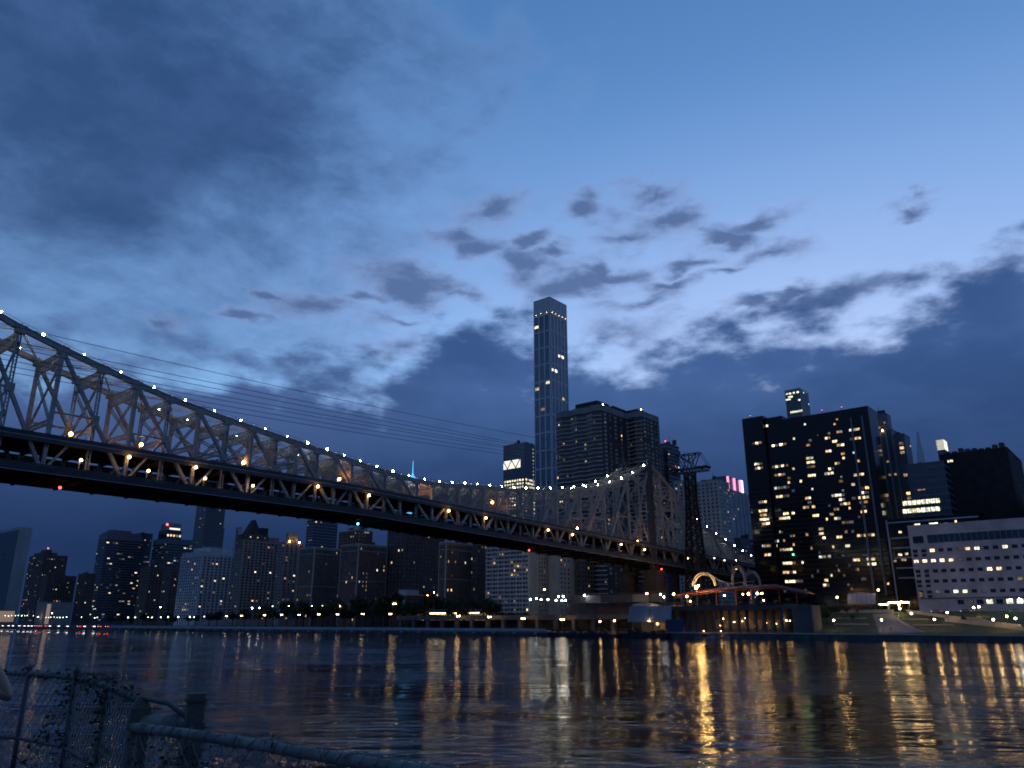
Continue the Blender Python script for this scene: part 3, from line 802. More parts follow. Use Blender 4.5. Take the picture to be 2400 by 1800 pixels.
B = building('office_block', 'broad dark office block with pale ribbon windows and a stepped roof', 1000, (252, 1252), 233, 334, 'alu_dark', w=150)
vol(B, .06, .8, .1, .9, B.h + .9, B.h + 4, 'alu_dark'); vol(B, .15, .72, .2, .8, B.h + 4.4, B.h + 7.5, 'alu_dark')
ribbon_office(B, .16)
B = building('glass_tower', 'slim teal glass tower standing behind the ribbed office block', 1120, (330, 1250), 312, 359, 'glass_teal', w=260)
bands(B, np.arange(8, B.h, 4.0), 'alu_dark', .5, .15); auto(B, .12, 'litonly', 2.2, 2.0, 3.4, 4.0)
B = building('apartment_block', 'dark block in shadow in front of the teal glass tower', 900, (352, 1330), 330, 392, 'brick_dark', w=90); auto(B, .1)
B = building('crowned_tower', 'dark office tower with a lit lantern crown and red beacon', 930, (392, 1263), 360, 452, 'alu_dark', w=200)
ribbon_office(B, .15)
x0, x1, y0, y1 = .06 * B.b, .64 * B.b, .2 * B.a, .8 * B.a
vol(B, x0, x1, y0, y1, B.h + .9, B.h + 14, 'glass_blue', 'upper_shaft', False)
for k in range(5): put_window(B, 'N', x0 + (x1 - x0) * (k + .5) / 5, B.h + 6.5, 3.0, 3.2, random.choice(['lit_warm', 'lit_amber', 'lit_bright']), -y0 + .0)
vol(B, x0 + 2, x1 - 2, y0 + 1, y1 - 1, B.h + 14.4, B.h + 24.5, 'alu_dark', 'crown', False)
m = MB(); m.box(x0 + 4, x1 - 3, y0 + .6, y0 + 1, B.h + 15.5, B.h + 18); m.build('crown_light', 'crown_warm', B.root)
for z in np.arange(B.h + 18.4, B.h + 24, 1.2): m = MB(); m.box(x0 + 3, x1 - 3, y0 + .55, y0 + 1, z, z + .5); m.build('louvre', 'alu_frame', B.root)
redlight(B, x0 - 1, y0, B.h + 19, 1.6)
B = building('apartment_block', 'mid-height brick block below the lantern-crowned tower', 800, (402, 1330), 385, 440, 'brick_dark', w=80); auto(B, .12)
B = building('dark_tower', 'very tall grey tower with a stepped right shoulder rising behind the bridge deck', 960, (497, 1078), 474, 541, 'alu_dark', w=300)
bands(B, np.arange(8, B.h, 3.6), 'brick_dark', .9, .12, 'spandrel'); auto(B, .06, 'litonly', 2.0, 1.8, 3.3, 3.6)
vol(B, 1.0, 1.12, .1, .9, 2, B.h * .58, 'alu_dark', 'shoulder')
def apartments(B, p, mode, wall2, w=2.2, h=1.6, fx=4.6, fz=3.0, z0=6, lits=LITS):
    auto(B, p, mode, w, h, fx, fz, z0=z0, frame='window_trim', lits=lits)
B = building('apartment_house', 'pale stepped white brick apartment house with rows of small windows', 760, (474, 1301), 425, 555, 'white_brick')
vol(B, .0, .45, .05, .95, B.h + .0 + .95, B.h + 4, 'white_brick'); vol(B, .28, .62, .1, .9, B.h + .95, B.h + 9.5, 'white_brick'); vol(B, .9, 1.0, .1, .9, B.h + .95, B.h + 10.5, 'white_brick')
apartments(B, .13, 'lit', 'x')
B = building('apartment_house', 'large tan apartment house with a dark pyramid roof and stepped terraces', 700, (571, 1266), 552, 664, 'brick_pink', w=84)
apartments(B, .13, 'lit', 'x', 2.3)
x0 = .02 * B.b
vol(B, .03, .62, .05, .95, B.h + .9, B.h + 7, 'brick_dark', 'dark_storeys')
for k in range(6): put_window(B, 'N', B.b * (.08 + .09 * k), B.h + 4.2, 1.6, 1.5, random.choice(['lit_warm', 'lit_dim', 'glass_dark', 'lit_bright']), -.05 * B.a)
vol(B, .64, .9, .05, .95, B.h + .9, B.h + 5, 'brick_pink', 'penthouse')
m = MB(); bx0, bx1, by0, by1, bz = .10 * B.b, .46 * B.b, .15 * B.a, .8 * B.a, B.h + 7.4
m.hexa([(bx0, by0, bz), (bx1, by0, bz), (bx1, by1, bz), (bx0, by1, bz), (bx0 + .45 * (bx1 - bx0), by0 + 3, bz + 16), (bx0 + .62 * (bx1 - bx0), by0 + 3, bz + 16), (bx0 + .62 * (bx1 - bx0), by1 - 3, bz + 16), (bx0 + .45 * (bx1 - bx0), by1 - 3, bz + 16)])
m.build('pyramid_roof', 'roof', B.root)
vol(B, .46, .62, .15, .7, B.h + 7.4, B.h + 15, 'roof', 'roof_house')
for k in range(9):
    m = MB(); m.box(-1.1 - 0.0, .5, B.a * .15 + k * .4, B.a * .95, B.h - 6 + k * 2.4, B.h - 5 + k * 2.4); m.box(-1.0, .5, B.a * .95 - 1, B.a * .95, B.h - 7 + k * 2.4, B.h - 4.4 + k * 2.4); m.build('terrace', 'brick_pink', B.root)
B = building('apartment_house', 'tan brick wing with a plain box on its roof, right of the pyramid roofed house', 690, (668, 1272), 655, 712, 'brick_pink', w=92)
apartments(B, .15, 'lit', 'x', 2.3); vol(B, .25, .72, .2, .8, B.h + .9, B.h + 10.5, 'brick_tan', 'water_tank_house')
for k in (.22, .74): inst('roof_lamp', lamp_mesh('bulb_warm', .5, 'bulb_warm'), B.root, (k * B.b, -.6, B.h + 1.6))
B = building('glass_tower', 'blue glass tower with balconies half hidden by the bridge deck', 860, (738, 1196), 722, 794, 'glass_blue', w=180)
bands(B, np.arange(8, B.h, 3.5), 'alu_frame', .4, .5, 'balcony_slab'); auto(B, .1, 'litonly', 2.2, 2.0, 3.4, 3.5)
def trim_house(B, p, rows, pilast=True, capn=290, fx=3.6, fz=3.5):
    bands(B, [B.h - 1.2, B.h - 5.5] + [B.h * r for r in rows], 'limestone', .5, .35, 'string_course')
    for (x0, x1, y0, y1) in ((-.3, .55, -.3, .55), (-.3, .5, B.a - .5, B.a + .05), (B.b - .5, B.b + .05, -.3, .5)):
        m = MB(); m.box(x0, x1, y0, y1, 0, B.h - .05); m.build('quoin', 'limestone', B.root)
    auto(B, p, 'all', 1.25, 2.0, fx, fz, z0=4, z1=B.h - 1.6, frame='window_trim', cap=capn)
B = building('brick_mansion_block', 'dark brick block with pale stone corners, left of the two cream-trimmed blocks', 625, (738, 1284), 703, 803, 'brick_dark', cornice='limestone'); trim_house(B, .08, [.5, .22])
B = building('brick_mansion_block', 'red brick block with cream stone corners and string courses under the bridge', 600, (841, 1276), 800, 908, 'brick_red', cornice='limestone'); trim_house(B, .12, [.55, .27])
vol(B, .15, .55, .3, .8, B.h + .9, B.h + 4.5, 'brick_red'); vol(B, .62, .75, .3, .6, B.h + .9, B.h + 3.5, 'brick_dark')
B = building('apartment_tower', 'brick tower top with an ornate water tank house peeping below the bridge deck', 680, (838, 1243), 795, 874, 'brick_dark', cornice='limestone', w=150); auto(B, .06, 'lit')
vol(B, .3, .9, .2, .8, B.h + .9, B.h + 4.5, 'limestone', 'tank_house')
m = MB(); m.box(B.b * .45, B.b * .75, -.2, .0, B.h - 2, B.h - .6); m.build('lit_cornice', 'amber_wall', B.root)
B = building('apartment_tower', 'tall dark brick apartment tower filling the gap right of the cream-trimmed block', 640, (950, 1236), 909, 1043, 'brick_dark', w=100); auto(B, .08, 'all', 1.4, 1.7, 4.2, 3.4)
vol(B, 0, .14, .2, .6, B.h - .05, B.h + 3, 'brick_dark')
B = building('brick_mansion_block', 'narrow red brick block with white stone edges beside the balcony apartment house', 565, (1046, 1272), 1030, 1112, 'brick_red', cornice='limestone'); trim_house(B, .13, [.56, .3])
B = building('apartment_block', 'plain dark brick slab squeezed between stone edged block and balcony apartment house', 585, (1118, 1262), 1108, 1150, 'brick_dark', w=84); auto(B, .2, 'all', 1.2, 1.9, 3.6, 3.6)
B = building('town_house', 'low brick house with white bay window and pale roof, behind the shore trees', 545, (952, 1395), 932, 1012, 'brick_red', cornice='white_brick', w=50)
vol(B, .0, .5, .05, .9, B.h + .9, B.h + 4, 'white_brick', 'roof_house'); auto(B, .15, 'all', 1.2, 1.8, 3.4, 3.4, z0=3)
m = MB(); m.box(-.9, -.01, 1, 3.2, 2, B.h - 3); m.box(-.9, -.01, 4, 6.2, 2, B.h - 3); m.build('bay_window', 'white_brick', B.root)

# --- balcony apartment house with two beige blank ends
B = building('balcony_apartment_house', 'grey apartment house with a grid of balconies and a blank beige end wall', 520, (1240, 1252), 1142, 1288, 'cream')
nF = ints(B.h - 5, 3.1)
for j in range(nF):
    z = 4 + j * 3.1
    m = MB(); m.box(-1.6, 0, .2, B.a - .2, z, z + .22); m.box(-1.6, -1.5, .2, B.a - .2, z + .22, z + 1.15); m.build('balcony', 'white_brick', B.root)
m = MB(); m.box(-.08, 0, .2, B.a - .2, 4, B.h - 1); m.build('recess_wall', 'panel_grey', B.root)
for k in range(8): m = MB(); y = .2 + (B.a - .4) * k / 7; m.box(-1.62, 0, y - .09, y + .09, 4, B.h - 1); m.build('fin', 'white_brick', B.root)
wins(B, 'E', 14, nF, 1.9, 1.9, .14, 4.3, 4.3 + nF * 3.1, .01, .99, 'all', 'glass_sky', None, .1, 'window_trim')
wins(B, 'N', 3, nF, 1.0, 1.5, .05, 4, 4 + nF * 3.1, .42, .80, 'all')
B = building('beige_apartment_wing', 'plain beige apartment wing with three columns of small windows beside the bridge pier', 545, (1306, 1262), 1284, 1352, 'cream', w=84)
wins(B, 'N', 3, ints(B.h - 5, 3.1), 1.3, 1.5, .06, 4, B.h - 1, .08, .62, 'all')
B = building('apartment_block', 'dark brown block in the shade of the bridge, right of the beige wing', 560, (1360, 1290), 1348, 1420, 'brick_dark', w=104); auto(B, .12, 'lit')

# --- behind the bridge
B = building('lantern_tower', 'dark office tower with lit diagonal bracing and a column of white lights', 820, (1229.5, 1038), 1180, 1262, 'glass_blue', depth_min=8)
auto(B, .75, 'litonly', 2.4, 2.2, 3.2, 3.6, z0=B.h * .52, z1=B.h * .80, lits=['lit_warm', 'lit_white', 'lit_office', 'lit_bright'])
wins(B, 'N', 1, 30, 1.2, 1.5, .9, B.h * .35, B.h - 3, .4, .8, 'litonly', lits=['lit_white', 'lit_office'])
vol(B, .02, .9, .45, .98, B.h * .6, B.h - 18, 'glass_dark', 'side_wing')
m = MB(); y0_, y1_, zz = .2 * B.a, .98 * B.a, B.h - 26
m.box(-.5, -.1, y0_, y1_, zz, zz + 9); m.build('lit_storey', 'crown_warm', B.root)
for k in range(4):
    m = MB(); ya, yb = y0_ + (y1_ - y0_) * k / 4, y0_ + (y1_ - y0_) * (k + 1) / 4
    m.bar((-.8, ya, zz if k % 2 else zz + 9), (-.8, yb, zz + 9 if k % 2 else zz), .8, .8); m.build('brace', 'steel_black', B.root)
# slender tower
B = building('slender_tower', 'very tall slender glass tower with a ribbed metal crown', 700, (1288, 696), 1251, 1327, 'glass_blue', lpy=708, rpy=717, roofh=.4)
CRZ = B.h - 17.5; NT_ = 17; TIER = (CRZ - 4) / NT_
def bay_faces(): return (('E', B.a, 3), ('N', B.b, 5))
for face, L, nb_ in bay_faces():
    for k in range(nb_ + 1):
        x = L * k / nb_; w = 1.5 if 0 < k < nb_ else 1.1; m = MB()
        x = min(max(x, w / 2), L - w / 2)
        if face == 'E': m.box(-.55, 0, x - w / 2, x + w / 2, 0, B.h)
        else: m.box(x - w / 2, x + w / 2, -.55, 0, 0, B.h)
        m.build('pier', 'tower_metal', B.root)
    for j in range(NT_ + 1):
        z = 4 + j * TIER; m = MB()
        if face == 'E': m.box(-.48, 0, 0, L, z - .65, z + .65)
        else: m.box(0, L, -.48, 0, z - .65, z + .65)
        m.build('transom', 'tower_metal', B.root)
    rnd = random.Random(5 if face == 'E' else 9)
    for j in range(NT_):
        for k in range(nb_):
            x0 = L * k / nb_ + .75; x1 = L * (k + 1) / nb_ - .75; z0 = 4 + j * TIER + .6; z1 = 4 + (j + 1) * TIER - .6
            m = MB()
            if face == 'E': m.box(-.12, 0, x0, x1, z0, z1)
            else: m.box(x0, x1, -.12, 0, z0, z1)
            m.m = 1
            for f in (1, 2, 3):
                zz = z0 + (z1 - z0) * f / 4
                if face == 'E': m.box(-.2, -.12, x0, x1, zz - .14, zz + .14)
                else: m.box(x0, x1, -.2, -.12, zz - .14, zz + .14)
            xm = (x0 + x1) / 2
            if face == 'E': m.box(-.2, -.12, xm - .06, xm + .06, z0, z1)
            else: m.box(xm - .06, xm + .06, -.2, -.12, z0, z1)
            m.build('window_bay', ['tower_glass' if face == 'E' else 'tower_glass_painted_sky', 'alu_dark'], B.root)
    for (j, k, f) in ([(16, 2, 1), (12, 2, 2), (12, 0, 3), (11, 1, 1), (6, 1, 1), (2, 2, 1), (1, 2, 0)] if face == 'E' else [(14, 2, 2), (14, 3, 2), (13, 0, 2), (13, 1, 2), (12, 3, 0), (8, 1, 2)]):
        x = L * (k + .5) / nb_; z = 4 + j * TIER + TIER * (f + .5) / 4
        put_window(B, face, x, z, L / nb_ - 1.7, TIER / 4 - 1.2, 'lit_bright' if (j in (14, 13, 16)) else 'lit_warm', .13)
m = MB()
for face, L, nb_ in bay_faces():
    n = 13 if face == 'E' else 16
    m = MB(); m.box(*((-.15, 0, .9, L - .9) if face == 'E' else (.9, L - .9, -.15, 0)), CRZ + .6, B.h - .8); m.build('crown_panel', 'alu_frame', B.root)
    for k in range(n):
        x = .8 + (L - 1.6) * (k + .5) / n
        m = MB()
        if face == 'E': m.box(-.45, 0, x - .55, x + .55, CRZ + .6, B.h - .8)
        else: m.box(x - .55, x + .55, -.45, 0, CRZ + .6, B.h - .8)
        m.build('crown_fin', 'crown_metal', B.root)
    for k in range(nb_):
        x = L * (k + .5) / nb_ + .3
        bx = (-.75, x, CRZ + 2.2) if face == 'E' else (x, -.75, CRZ + 2.2)
        inst('crown_uplight', lamp_mesh('bulb_yellow', .13, 'bulb_yellow'), B.root, bx)
# twin-winged brown tower with zigzag bays
def zigzag_tower():
    CA = at(1410, 961, 604); h = CA.z - GZ
    root = thing('zigzag_apartment_tower', 'massive dark brick apartment tower with zigzag bays and pale floor lines', 'building', (CA.x, CA.y, GZ), TH)
    B = Bld(); B.root = root; B.n = 0; B.C = CA; B.h = h
    aA = 46.0; ox, oy = 38.4, -14.9         # second wing: further inland, standing out to the north
    # plan of the east side, with teeth (x towards -X is out)
    def tooth(y0, y1, x, n=3, amp=2.2):
        p = []
        for k in range(n):
            f0, f1 = y0 + (y1 - y0) * k / n, y0 + (y1 - y0) * (k + .5) / n
            p += [(x, f0), (x - amp, f1)]
        return p + [(x, y1)]
    pa = tooth(0, aA, 0, 3)
    planA = [(0, 0), (38, 0), (38, aA)] + pa[::-1][:-1]
    bw = 28.0; pb = tooth(oy, oy + 26, ox, 2)
    planB = [(ox, oy), (ox + bw, oy), (ox + bw, oy + 26)] + pb[::-1][:-1]
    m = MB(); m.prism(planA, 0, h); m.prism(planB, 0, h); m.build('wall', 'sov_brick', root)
    m = MB(); m.prism([(x + (0.0), y) for x, y in planA], h + .02, h + 5.0); m.prism(planB, h + .02, h + 5.0); m.build('attic', 'concrete', root)
    m = MB(); m.box(6, 24, 8, 30, h + 5.04, h + 11); m.build('rooftop_block', 'roof', root)
    m = MB(); m.box(24.04, 44, 4, 20, h + 5.04, h + 9.5); m.build('rooftop_block', 'roof', root)
    m = MB(); m.box(44.04, 53, -8, 6, h + 5.04, h + 9.0); m.build('rooftop_block', 'roof', root)
    nF = int((h - 4) / 3.4)
    for j in range(nF):
        z = 4 + j * 3.4
        for P_ in (pa, pb):
            m = MB()
            for (x0, y0), (x1, y1) in zip(P_[:-1], P_[1:]): m.bar((x0 - .12, y0, z), (x1 - .12, y1, z), .7, .7)
            m.build('floor_line', 'sov_band', root)
    rnd = random.Random(3)
    def face_windows(P_, per, p):
        for (x0, y0), (x1, y1) in zip(P_[:-1], P_[1:]):
            L = math.hypot(x1 - x0, y1 - y0); n = max(1, int(L / 2.6)); ang = math.atan2(y1 - y0, x1 - x0)
            nx_, ny_ = -(y1 - y0) / L, (x1 - x0) / L
            for j in range(nF):
                for k in range(n):
                    f = (k + .5) / n; lit = rnd.random() < p; pane = rnd.choice(LITS) if lit else 'glass_dark'
                    yield x0 + (x1 - x0) * f + nx_ * .05, y0 + (y1 - y0) * f + ny_ * .05, 4 + j * 3.4 + 1.55, ang, pane, lit
    stuff = MB(); cnt = 0
    for P_ in (pa, pb):
        for x, y, z, ang, pane, lit in face_windows(P_, 3, .045):
            if lit:
                o = inst('window', window_mesh(1.7, 1.6, pane), root, (x, y, z), ang + math.pi)
                cnt += 1
            else:
                d = Vector((math.cos(ang), math.sin(ang), 0)) * .85; c = Vector((x, y, z))
                n_ = Vector((-math.sin(ang), math.cos(ang), 0)) * .05
                stuff.quad(c + d + n_ - Vector((0, 0, .75)), c - d + n_ - Vector((0, 0, .75)), c - d + n_ + Vector((0, 0, .75)), c + d + n_ + Vector((0, 0, .75)))
    tag(stuff.build('small_windows', 'glass_dark', root), kind='stuff')
    # north faces: large panes, the sky's reflection painted into their pale colour
    for (x0, x1, y) in ((1.0, 37.5, 0), (ox + .8, ox + bw - .6, oy)):
        xs = [x0 + (x1 - x0) * f for f in ((.1, .3, .52, .76, .93))]
        for j in range(nF):
            for k, x in enumerate(xs):
                if y == 0 and x > 31: continue
                lit = rnd.random() < .10
                wd = 3.4 if k in (0, 2) else 1.6
                if rnd.random() < .12: continue
                inst('window', window_mesh(wd, 1.9, rnd.choice(LITS) if lit else 'pane_painted_sky', 'window_trim'), root, (x, y - .06, 4 + j * 3.4 + 1.5), 0)
    for (x, y) in ((14, 8), (48, -8)): inst('roof_lamp', lamp_mesh('bulb_warm', .3, 'bulb_warm'), root, (x, y - .5, h + 9))
zigzag_tower()
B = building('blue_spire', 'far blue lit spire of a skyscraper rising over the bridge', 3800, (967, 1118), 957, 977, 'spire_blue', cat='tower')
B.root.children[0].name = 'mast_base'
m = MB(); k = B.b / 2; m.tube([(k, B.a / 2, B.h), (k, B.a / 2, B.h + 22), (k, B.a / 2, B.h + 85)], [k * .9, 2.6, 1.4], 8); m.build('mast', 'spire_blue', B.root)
B = building('balcony_glass_tower', 'blue glass tower with jutting balcony floors right of the zigzag tower', 690, (1563, 1040), 1544, 1590, 'glass_blue')
bands(B, np.arange(6, B.h, 3.4), 'alu_dark', .3, 1.1, 'balcony_slab'); auto(B, .1, 'litonly', 2.2, 1.9, 3.2, 3.4); redlight(B, 3, 3, B.h + .8, .5)
for (px_, py_, mt_) in ((1580, 1093, 'sign_red'), (1588, 1096, 'crown_white'), (1590, 1105, 'sign_blue')):
    k, z = on_line(px_, py_, Vector((B.C.x, B.C.y, 0)), U); put_window(B, 'N', k, z - B.gz, 2.2, 1.8, mt_, 1.15, 'alu_dark', 0, 'led_panel')
B = building('pale_apartment_tower', 'pale apartment slab left of the tram pylon', 660, (1602, 1128), 1578, 1636, 'white_brick'); auto(B, .1, 'lit', 1.5, 1.5, 3.2, 3.1, frame='window_trim')
B = building('pale_apartment_tower', 'tall pale apartment tower with a shaded right face behind the tram pylon', 640, (1683, 1126), 1630, 1708, 'white_brick'); auto(B, .1, 'all', 1.5, 1.5, 3.6, 3.1, frame='window_trim')
B = building('pink_crowned_tower', 'grey tower with three glowing pink and white pylons on top', 760, (1706, 1147), 1700, 1757, 'panel_grey', depth_min=16)
for k, (f0_, f1_, mt_) in enumerate(((.03, .07, 'crown_pink'), (.30, .35, 'crown_pink'), (.56, .60, 'crown_pink'), (.61, .69, 'crown_white'))):
    m = MB(); m.box(f0_ * B.b, f1_ * B.b, -.4, 1.2, B.h + 1, B.h + 13.5); m.build('crown_pylon', mt_, B.root)
m = MB(); m.box(0.02 * B.b, .76 * B.b, 1.25, 12, B.h + 1, B.h + 14); m.build('crown', 'alu_dark', B.root)
piers(B, 'N', [B.b * f for f in (.02, .25, .45, .62, .8, .98)], 'panel_grey', 1.4, .9); auto(B, .12, 'litonly', 1.6, 2, 4, 3.6)
B = building('glass_block', 'blue grey glass block below the pink crowned tower', 700, (1735, 1262), 1712, 1775, 'glass_blue'); bands(B, np.arange(4, B.h, 3.6), 'alu_dark', .5, .15); auto(B, .08, 'litonly', 2.4, 1.6, 3.4, 3.6)
B = building('plain_slab', 'plain grey blue slab at the left foot of the big black tower', 720, (1770, 1228), 1758, 1795, 'panel_grey')
B = building('grid_tower', 'white gridded pencil tower with lit band peeping over the black tower', 1250, (1874, 910), 1838, 1893, 'marble')
wins(B, 'E', 6, 80, 4.2, 3.0, .06, 60, B.h - 2, .02, .98, 'lit', frame='marble', lits=['lit_office']); wins(B, 'N', 6, 80, 3.2, 3.0, .05, 60, B.h - 2, .02, .98, 'lit', frame='marble', lits=['lit_office'])
for f in (.06, .18, .3, .42, .55, .7): put_window(B, 'E', B.a * f, B.h - 39, 4.0, 3.4, 'lit_office', .1)
for f in (.15, .4, .65, .85): put_window(B, 'E', B.a * f, B.h - 6, 4.0, 3.0, 'lit_office', .1)
m = MB(); m.box(-.6, 0, .1 * B.a, .95 * B.a, B.h - 104, B.h - 90); m.build('lit_storey', 'crown_warm', B.root)
# --- black glass tower
B = building('black_glass_tower', 'huge black glass apartment tower dotted with lit windows', 500, (2033, 952), 1792, 2052, 'glass_black', lpy=985, depth_min=12, roofh=.3)
BT = B
wx = B.a; m = MB(); m.box(-2.6, 26, wx + .05, wx + 16, 0, B.h + 5.0); m.build('left_wing', 'glass_black', B.root)
m = MB(); m.box(.3, 20, wx * .82, wx - .1, B.h + .35, B.h + 3.4); m.build('roof_box', 'glass_black', B.root)
for f in (.06, .16): m = MB(); m.box(-.9, 0, wx * f - .6, wx * f + .6, 20, B.h - 6); m.build('mullion_shaft', 'alu_dark', B.root)
nF = int((B.h - 4) / 3.05)
for j in range(nF):
    z = 4 + j * 3.05; m = MB(); m.box(-.16, 0, .1, wx, z, z + .42); m.box(-2.76, -2.6, wx + .1, wx + 16, z, z + .42); m.build('floor_edge', 'steel_black', B.root)
for (px_, py_) in ((1756, 953), (1926, 964), (1972, 957)):
    k, z = on_line(px_, py_, Vector((B.C.x, B.C.y, 0)), -V); redlight(B, .5, max(1, min(k, wx + 12)), B.h + (5.0 if k > wx else .2), .2)
L1 = [(140,573,100),(240,408,25),(315,603,60),(375,590,40),(415,602,35),(503,543,22),(660,563,30),(640,603,40),(843,490,25),(830,537,50),(945,478,55),(900,572,45),(955,600,70),(838,660,55),(1090,455,95),(1100,540,100),(980,697,35),(988,740,25),(155,760,85),(160,803,85),(345,785,120),(435,785,25),(365,880,110),(455,920,30),(453,965,25),(495,805,25),(655,730,70),(665,770,80),(668,815,80),(675,897,75),(567,925,25),(925,780,50),(865,830,55),(843,878,85),(1133,887,90),(1130,767,28),(960,948,40),(385,1025,150),(390,1070,130),(495,1030,30),(195,1135,85),(200,1228,85),(205,1278,70),(215,1327,95),(230,1370,80),(425,1262,55),(495,1262,30),(410,1310,110),(1080,988,35),(1195,1020,65),(1185,1065,80),(1180,1108,95),(1180,1160,75),(1190,1208,30),(1180,1247,55),(1085,1115,40),(640,1120,55),(655,1150,40),(620,1210,60),(693,1198,35),(965,1085,60),(970,1130,55),(900,1090,60),(1000,1170,90),(915,1220,50),(1045,1220,20),(870,1270,40),(925,1310,60),(715,1285,60),(823,1318,15),(1000,1350,60),(1060,1350,45),(770,1420,40),(770,1460,45),(1010,1440,25),(1075,1440,25),(945,1497,55),(1200,1475,150),(630,1480,25),(405,1510,15),(240,1570,80),(320,1560,40),(435,1610,110),(1030,1585,35),(500,1565,20),(365,1420,20)]
L2 = [(265,1100,55),(395,1130,80),(275,1165,45),(415,1230,80),(415,1262,85),(445,1330,110),(295,1335,35),(565,1305,15),(655,1360,40),(655,1330,25),(630,1175,45),(675,1175,20),(795,1110,30),(850,1195,40),(945,1195,50),(950,1222,50),(765,1170,20),(500,1205,12),(735,1250,12),(860,1262,15),(785,1020,20),(825,1015,12),(740,1052,35),(620,1000,30),(625,1030,25),(640,1055,20),(560,1120,14),(700,1110,12),(340,1060,14),(600,1260,12),(690,1300,14),(900,1330,30),(820,1380,14),(520,1390,16)]
ws = [(1740 + x / 4.1475, 900 + y / 4.1475, w / 4.1475) for x, y, w in L1] + [(1700 + x / 2.766, 880 + y / 2.766, w / 2.766) for x, y, w in L2]
rnd = random.Random(21)
for (px_, py_, wpx) in ws:
    k, z = on_line(px_, py_, Vector((B.C.x, B.C.y, 0)), -V)
    left = px_ < 1800 and k > wx
    if left: k, z = on_line(px_, py_, Vector((B.C.x, B.C.y, 0)) - U * 2.6, -V)
    j = round((z - GZ - 4 - 1.75) / 3.05); zz = 4 + 1.75 + j * 3.05
    if zz > B.h - 2 or zz < 3: continue
    wm = max(1.5, wpx * .30); n = max(1, round(wm / 2.4))
    for i in range(n):
        pane = rnd.choice(['lit_warm', 'lit_warm', 'lit_bright', 'lit_bright', 'lit_amber', 'lit_dim', 'lit_white'] if wpx > 10 else ['lit_warm', 'lit_amber', 'lit_white', 'lit_bright', 'lit_dim'])
        put_window(B, 'E', k + (i - (n - 1) / 2) * (wm / n + .06), zz, wm / n, 1.95, pane, 2.62 if left else .02, 'steel_black', 0)
wins(B, 'E', 34, nF, 1.6, 1.6, .035, 4, 4 + nF * 3.05, .02, .98, 'litonly', seed=4, off=.02, lits=['lit_dim', 'lit_dim', 'lit_amber', 'lit_white'], frame='steel_black', mull=0)
k, z = on_line(1860, 1300, Vector((B.C.x, B.C.y, 0)), -V); inst('green_lamp', lamp_mesh('bulb_go', .6, 'bulb_go'), B.root, (-.8, k, z - GZ))
# --- right of it
B = building('stepped_dark_tower', 'dark stepped apartment tower close right of the black glass tower', 540, (2078, 971), 2036, 2086, 'alu_dark', depth_min=8)
auto(B, .1, 'litonly', 1.8, 1.7, 3.4, 3.2)
B = building('stepped_dark_tower', 'lower shoulder of dark ribbed apartments with an uplit cap', 535, (2092, 1008), 2036, 2104, 'alu_dark', depth_min=8); auto(B, .1, 'litonly', 1.8, 1.7, 3.4, 3.2)
piers(B, 'E', [B.a * f for f in (.03, .3, .55, .8)], 'alu_frame', .8, .5)
inst('uplight', lamp_mesh('bulb_warm', .35, 'bulb_warm'), B.root, (-.6, B.a * .42, B.h + .6))
B = building('stepped_dark_tower', 'rightmost shoulder of dark stepped apartments with a lit corner stack', 530, (2118, 1018), 2092, 2131, 'alu_dark', depth_min=6); auto(B, .1, 'litonly', 1.8, 1.7, 3.4, 3.2)
for j in (1, 2, 3, 8, 12, 13, 19): put_window(B, 'E', B.a * .35, B.h - 3 - j * 3.2, 3.0, 2.2, 'lit_warm', .08)
B = building('needle_tower', 'faint thin tapering skyscraper far behind the lit office block', 1900, (2160, 1084), 2149, 2170, 'alu_dark', cat='tower')
m = MB(); m.hexa([(0, 0, B.h + .1), (B.b, 0, B.h + .1), (B.b, B.a, B.h + .1), (0, B.a, B.h + .1), (B.b * .45, B.a * .2, B.h + 84), (B.b * .6, B.a * .2, B.h + 84), (B.b * .6, B.a * .4, B.h + 84), (B.b * .45, B.a * .4, B.h + 84)]); m.build('tapering_top', 'alu_frame', B.root)
B = building('lit_crown_tower', 'distant tower top glowing white like a lantern', 1500, (2215, 1054), 2197, 2222, 'alu_dark', depth_min=10, cat='tower')
m = MB(); m.box(0, B.b, 0, B.a, B.h + 1.2, B.h + 21); m.build('lantern', 'crown_warm', B.root)
for k in range(7): m = MB(); y = B.a * (k + .5) / 7; m.box(-.9, -.1, y - .5, y + .5, B.h + 1.2, B.h + 21); m.build('lantern_fin', 'alu_dark', B.root)
B = building('office_block', 'blue glass laboratory block with two brightly lit floors', 500, (2212, 1082), 2122, 2224, 'glass_blue', depth_min=10)
bands(B, np.arange(5, B.h, 4.6), 'alu_dark', 1.3, .15, 'spandrel')
def strip(B, py0, py1, px0, px1, matn, off=.3, n=6):
    O_ = Vector((B.C.x, B.C.y, 0)); pm = (px0 + px1) / 2
    ka = on_line(px0, py0, O_, -V)[0]; kb = on_line(px1, py0, O_, -V)[0]; za = on_line(pm, py0, O_, -V)[1]; zb = on_line(pm, py1, O_, -V)[1]
    k0, k1 = min(ka, kb), max(ka, kb); z0, z1 = min(za, zb) - B.gz, max(za, zb) - B.gz
    for i in range(n):
        a = k0 + (k1 - k0) * i / n; b = k0 + (k1 - k0) * (i + 1) / n
        put_window(B, 'E', (a + b) / 2, (z0 + z1) / 2, (b - a) * .96, z1 - z0, matn, off, 'alu_dark', 1)
strip(B, 1182, 1171, 2116, 2205, 'lit_office', .32, 8); strip(B, 1201, 1190, 2116, 2205, 'lit_office', .32, 8)
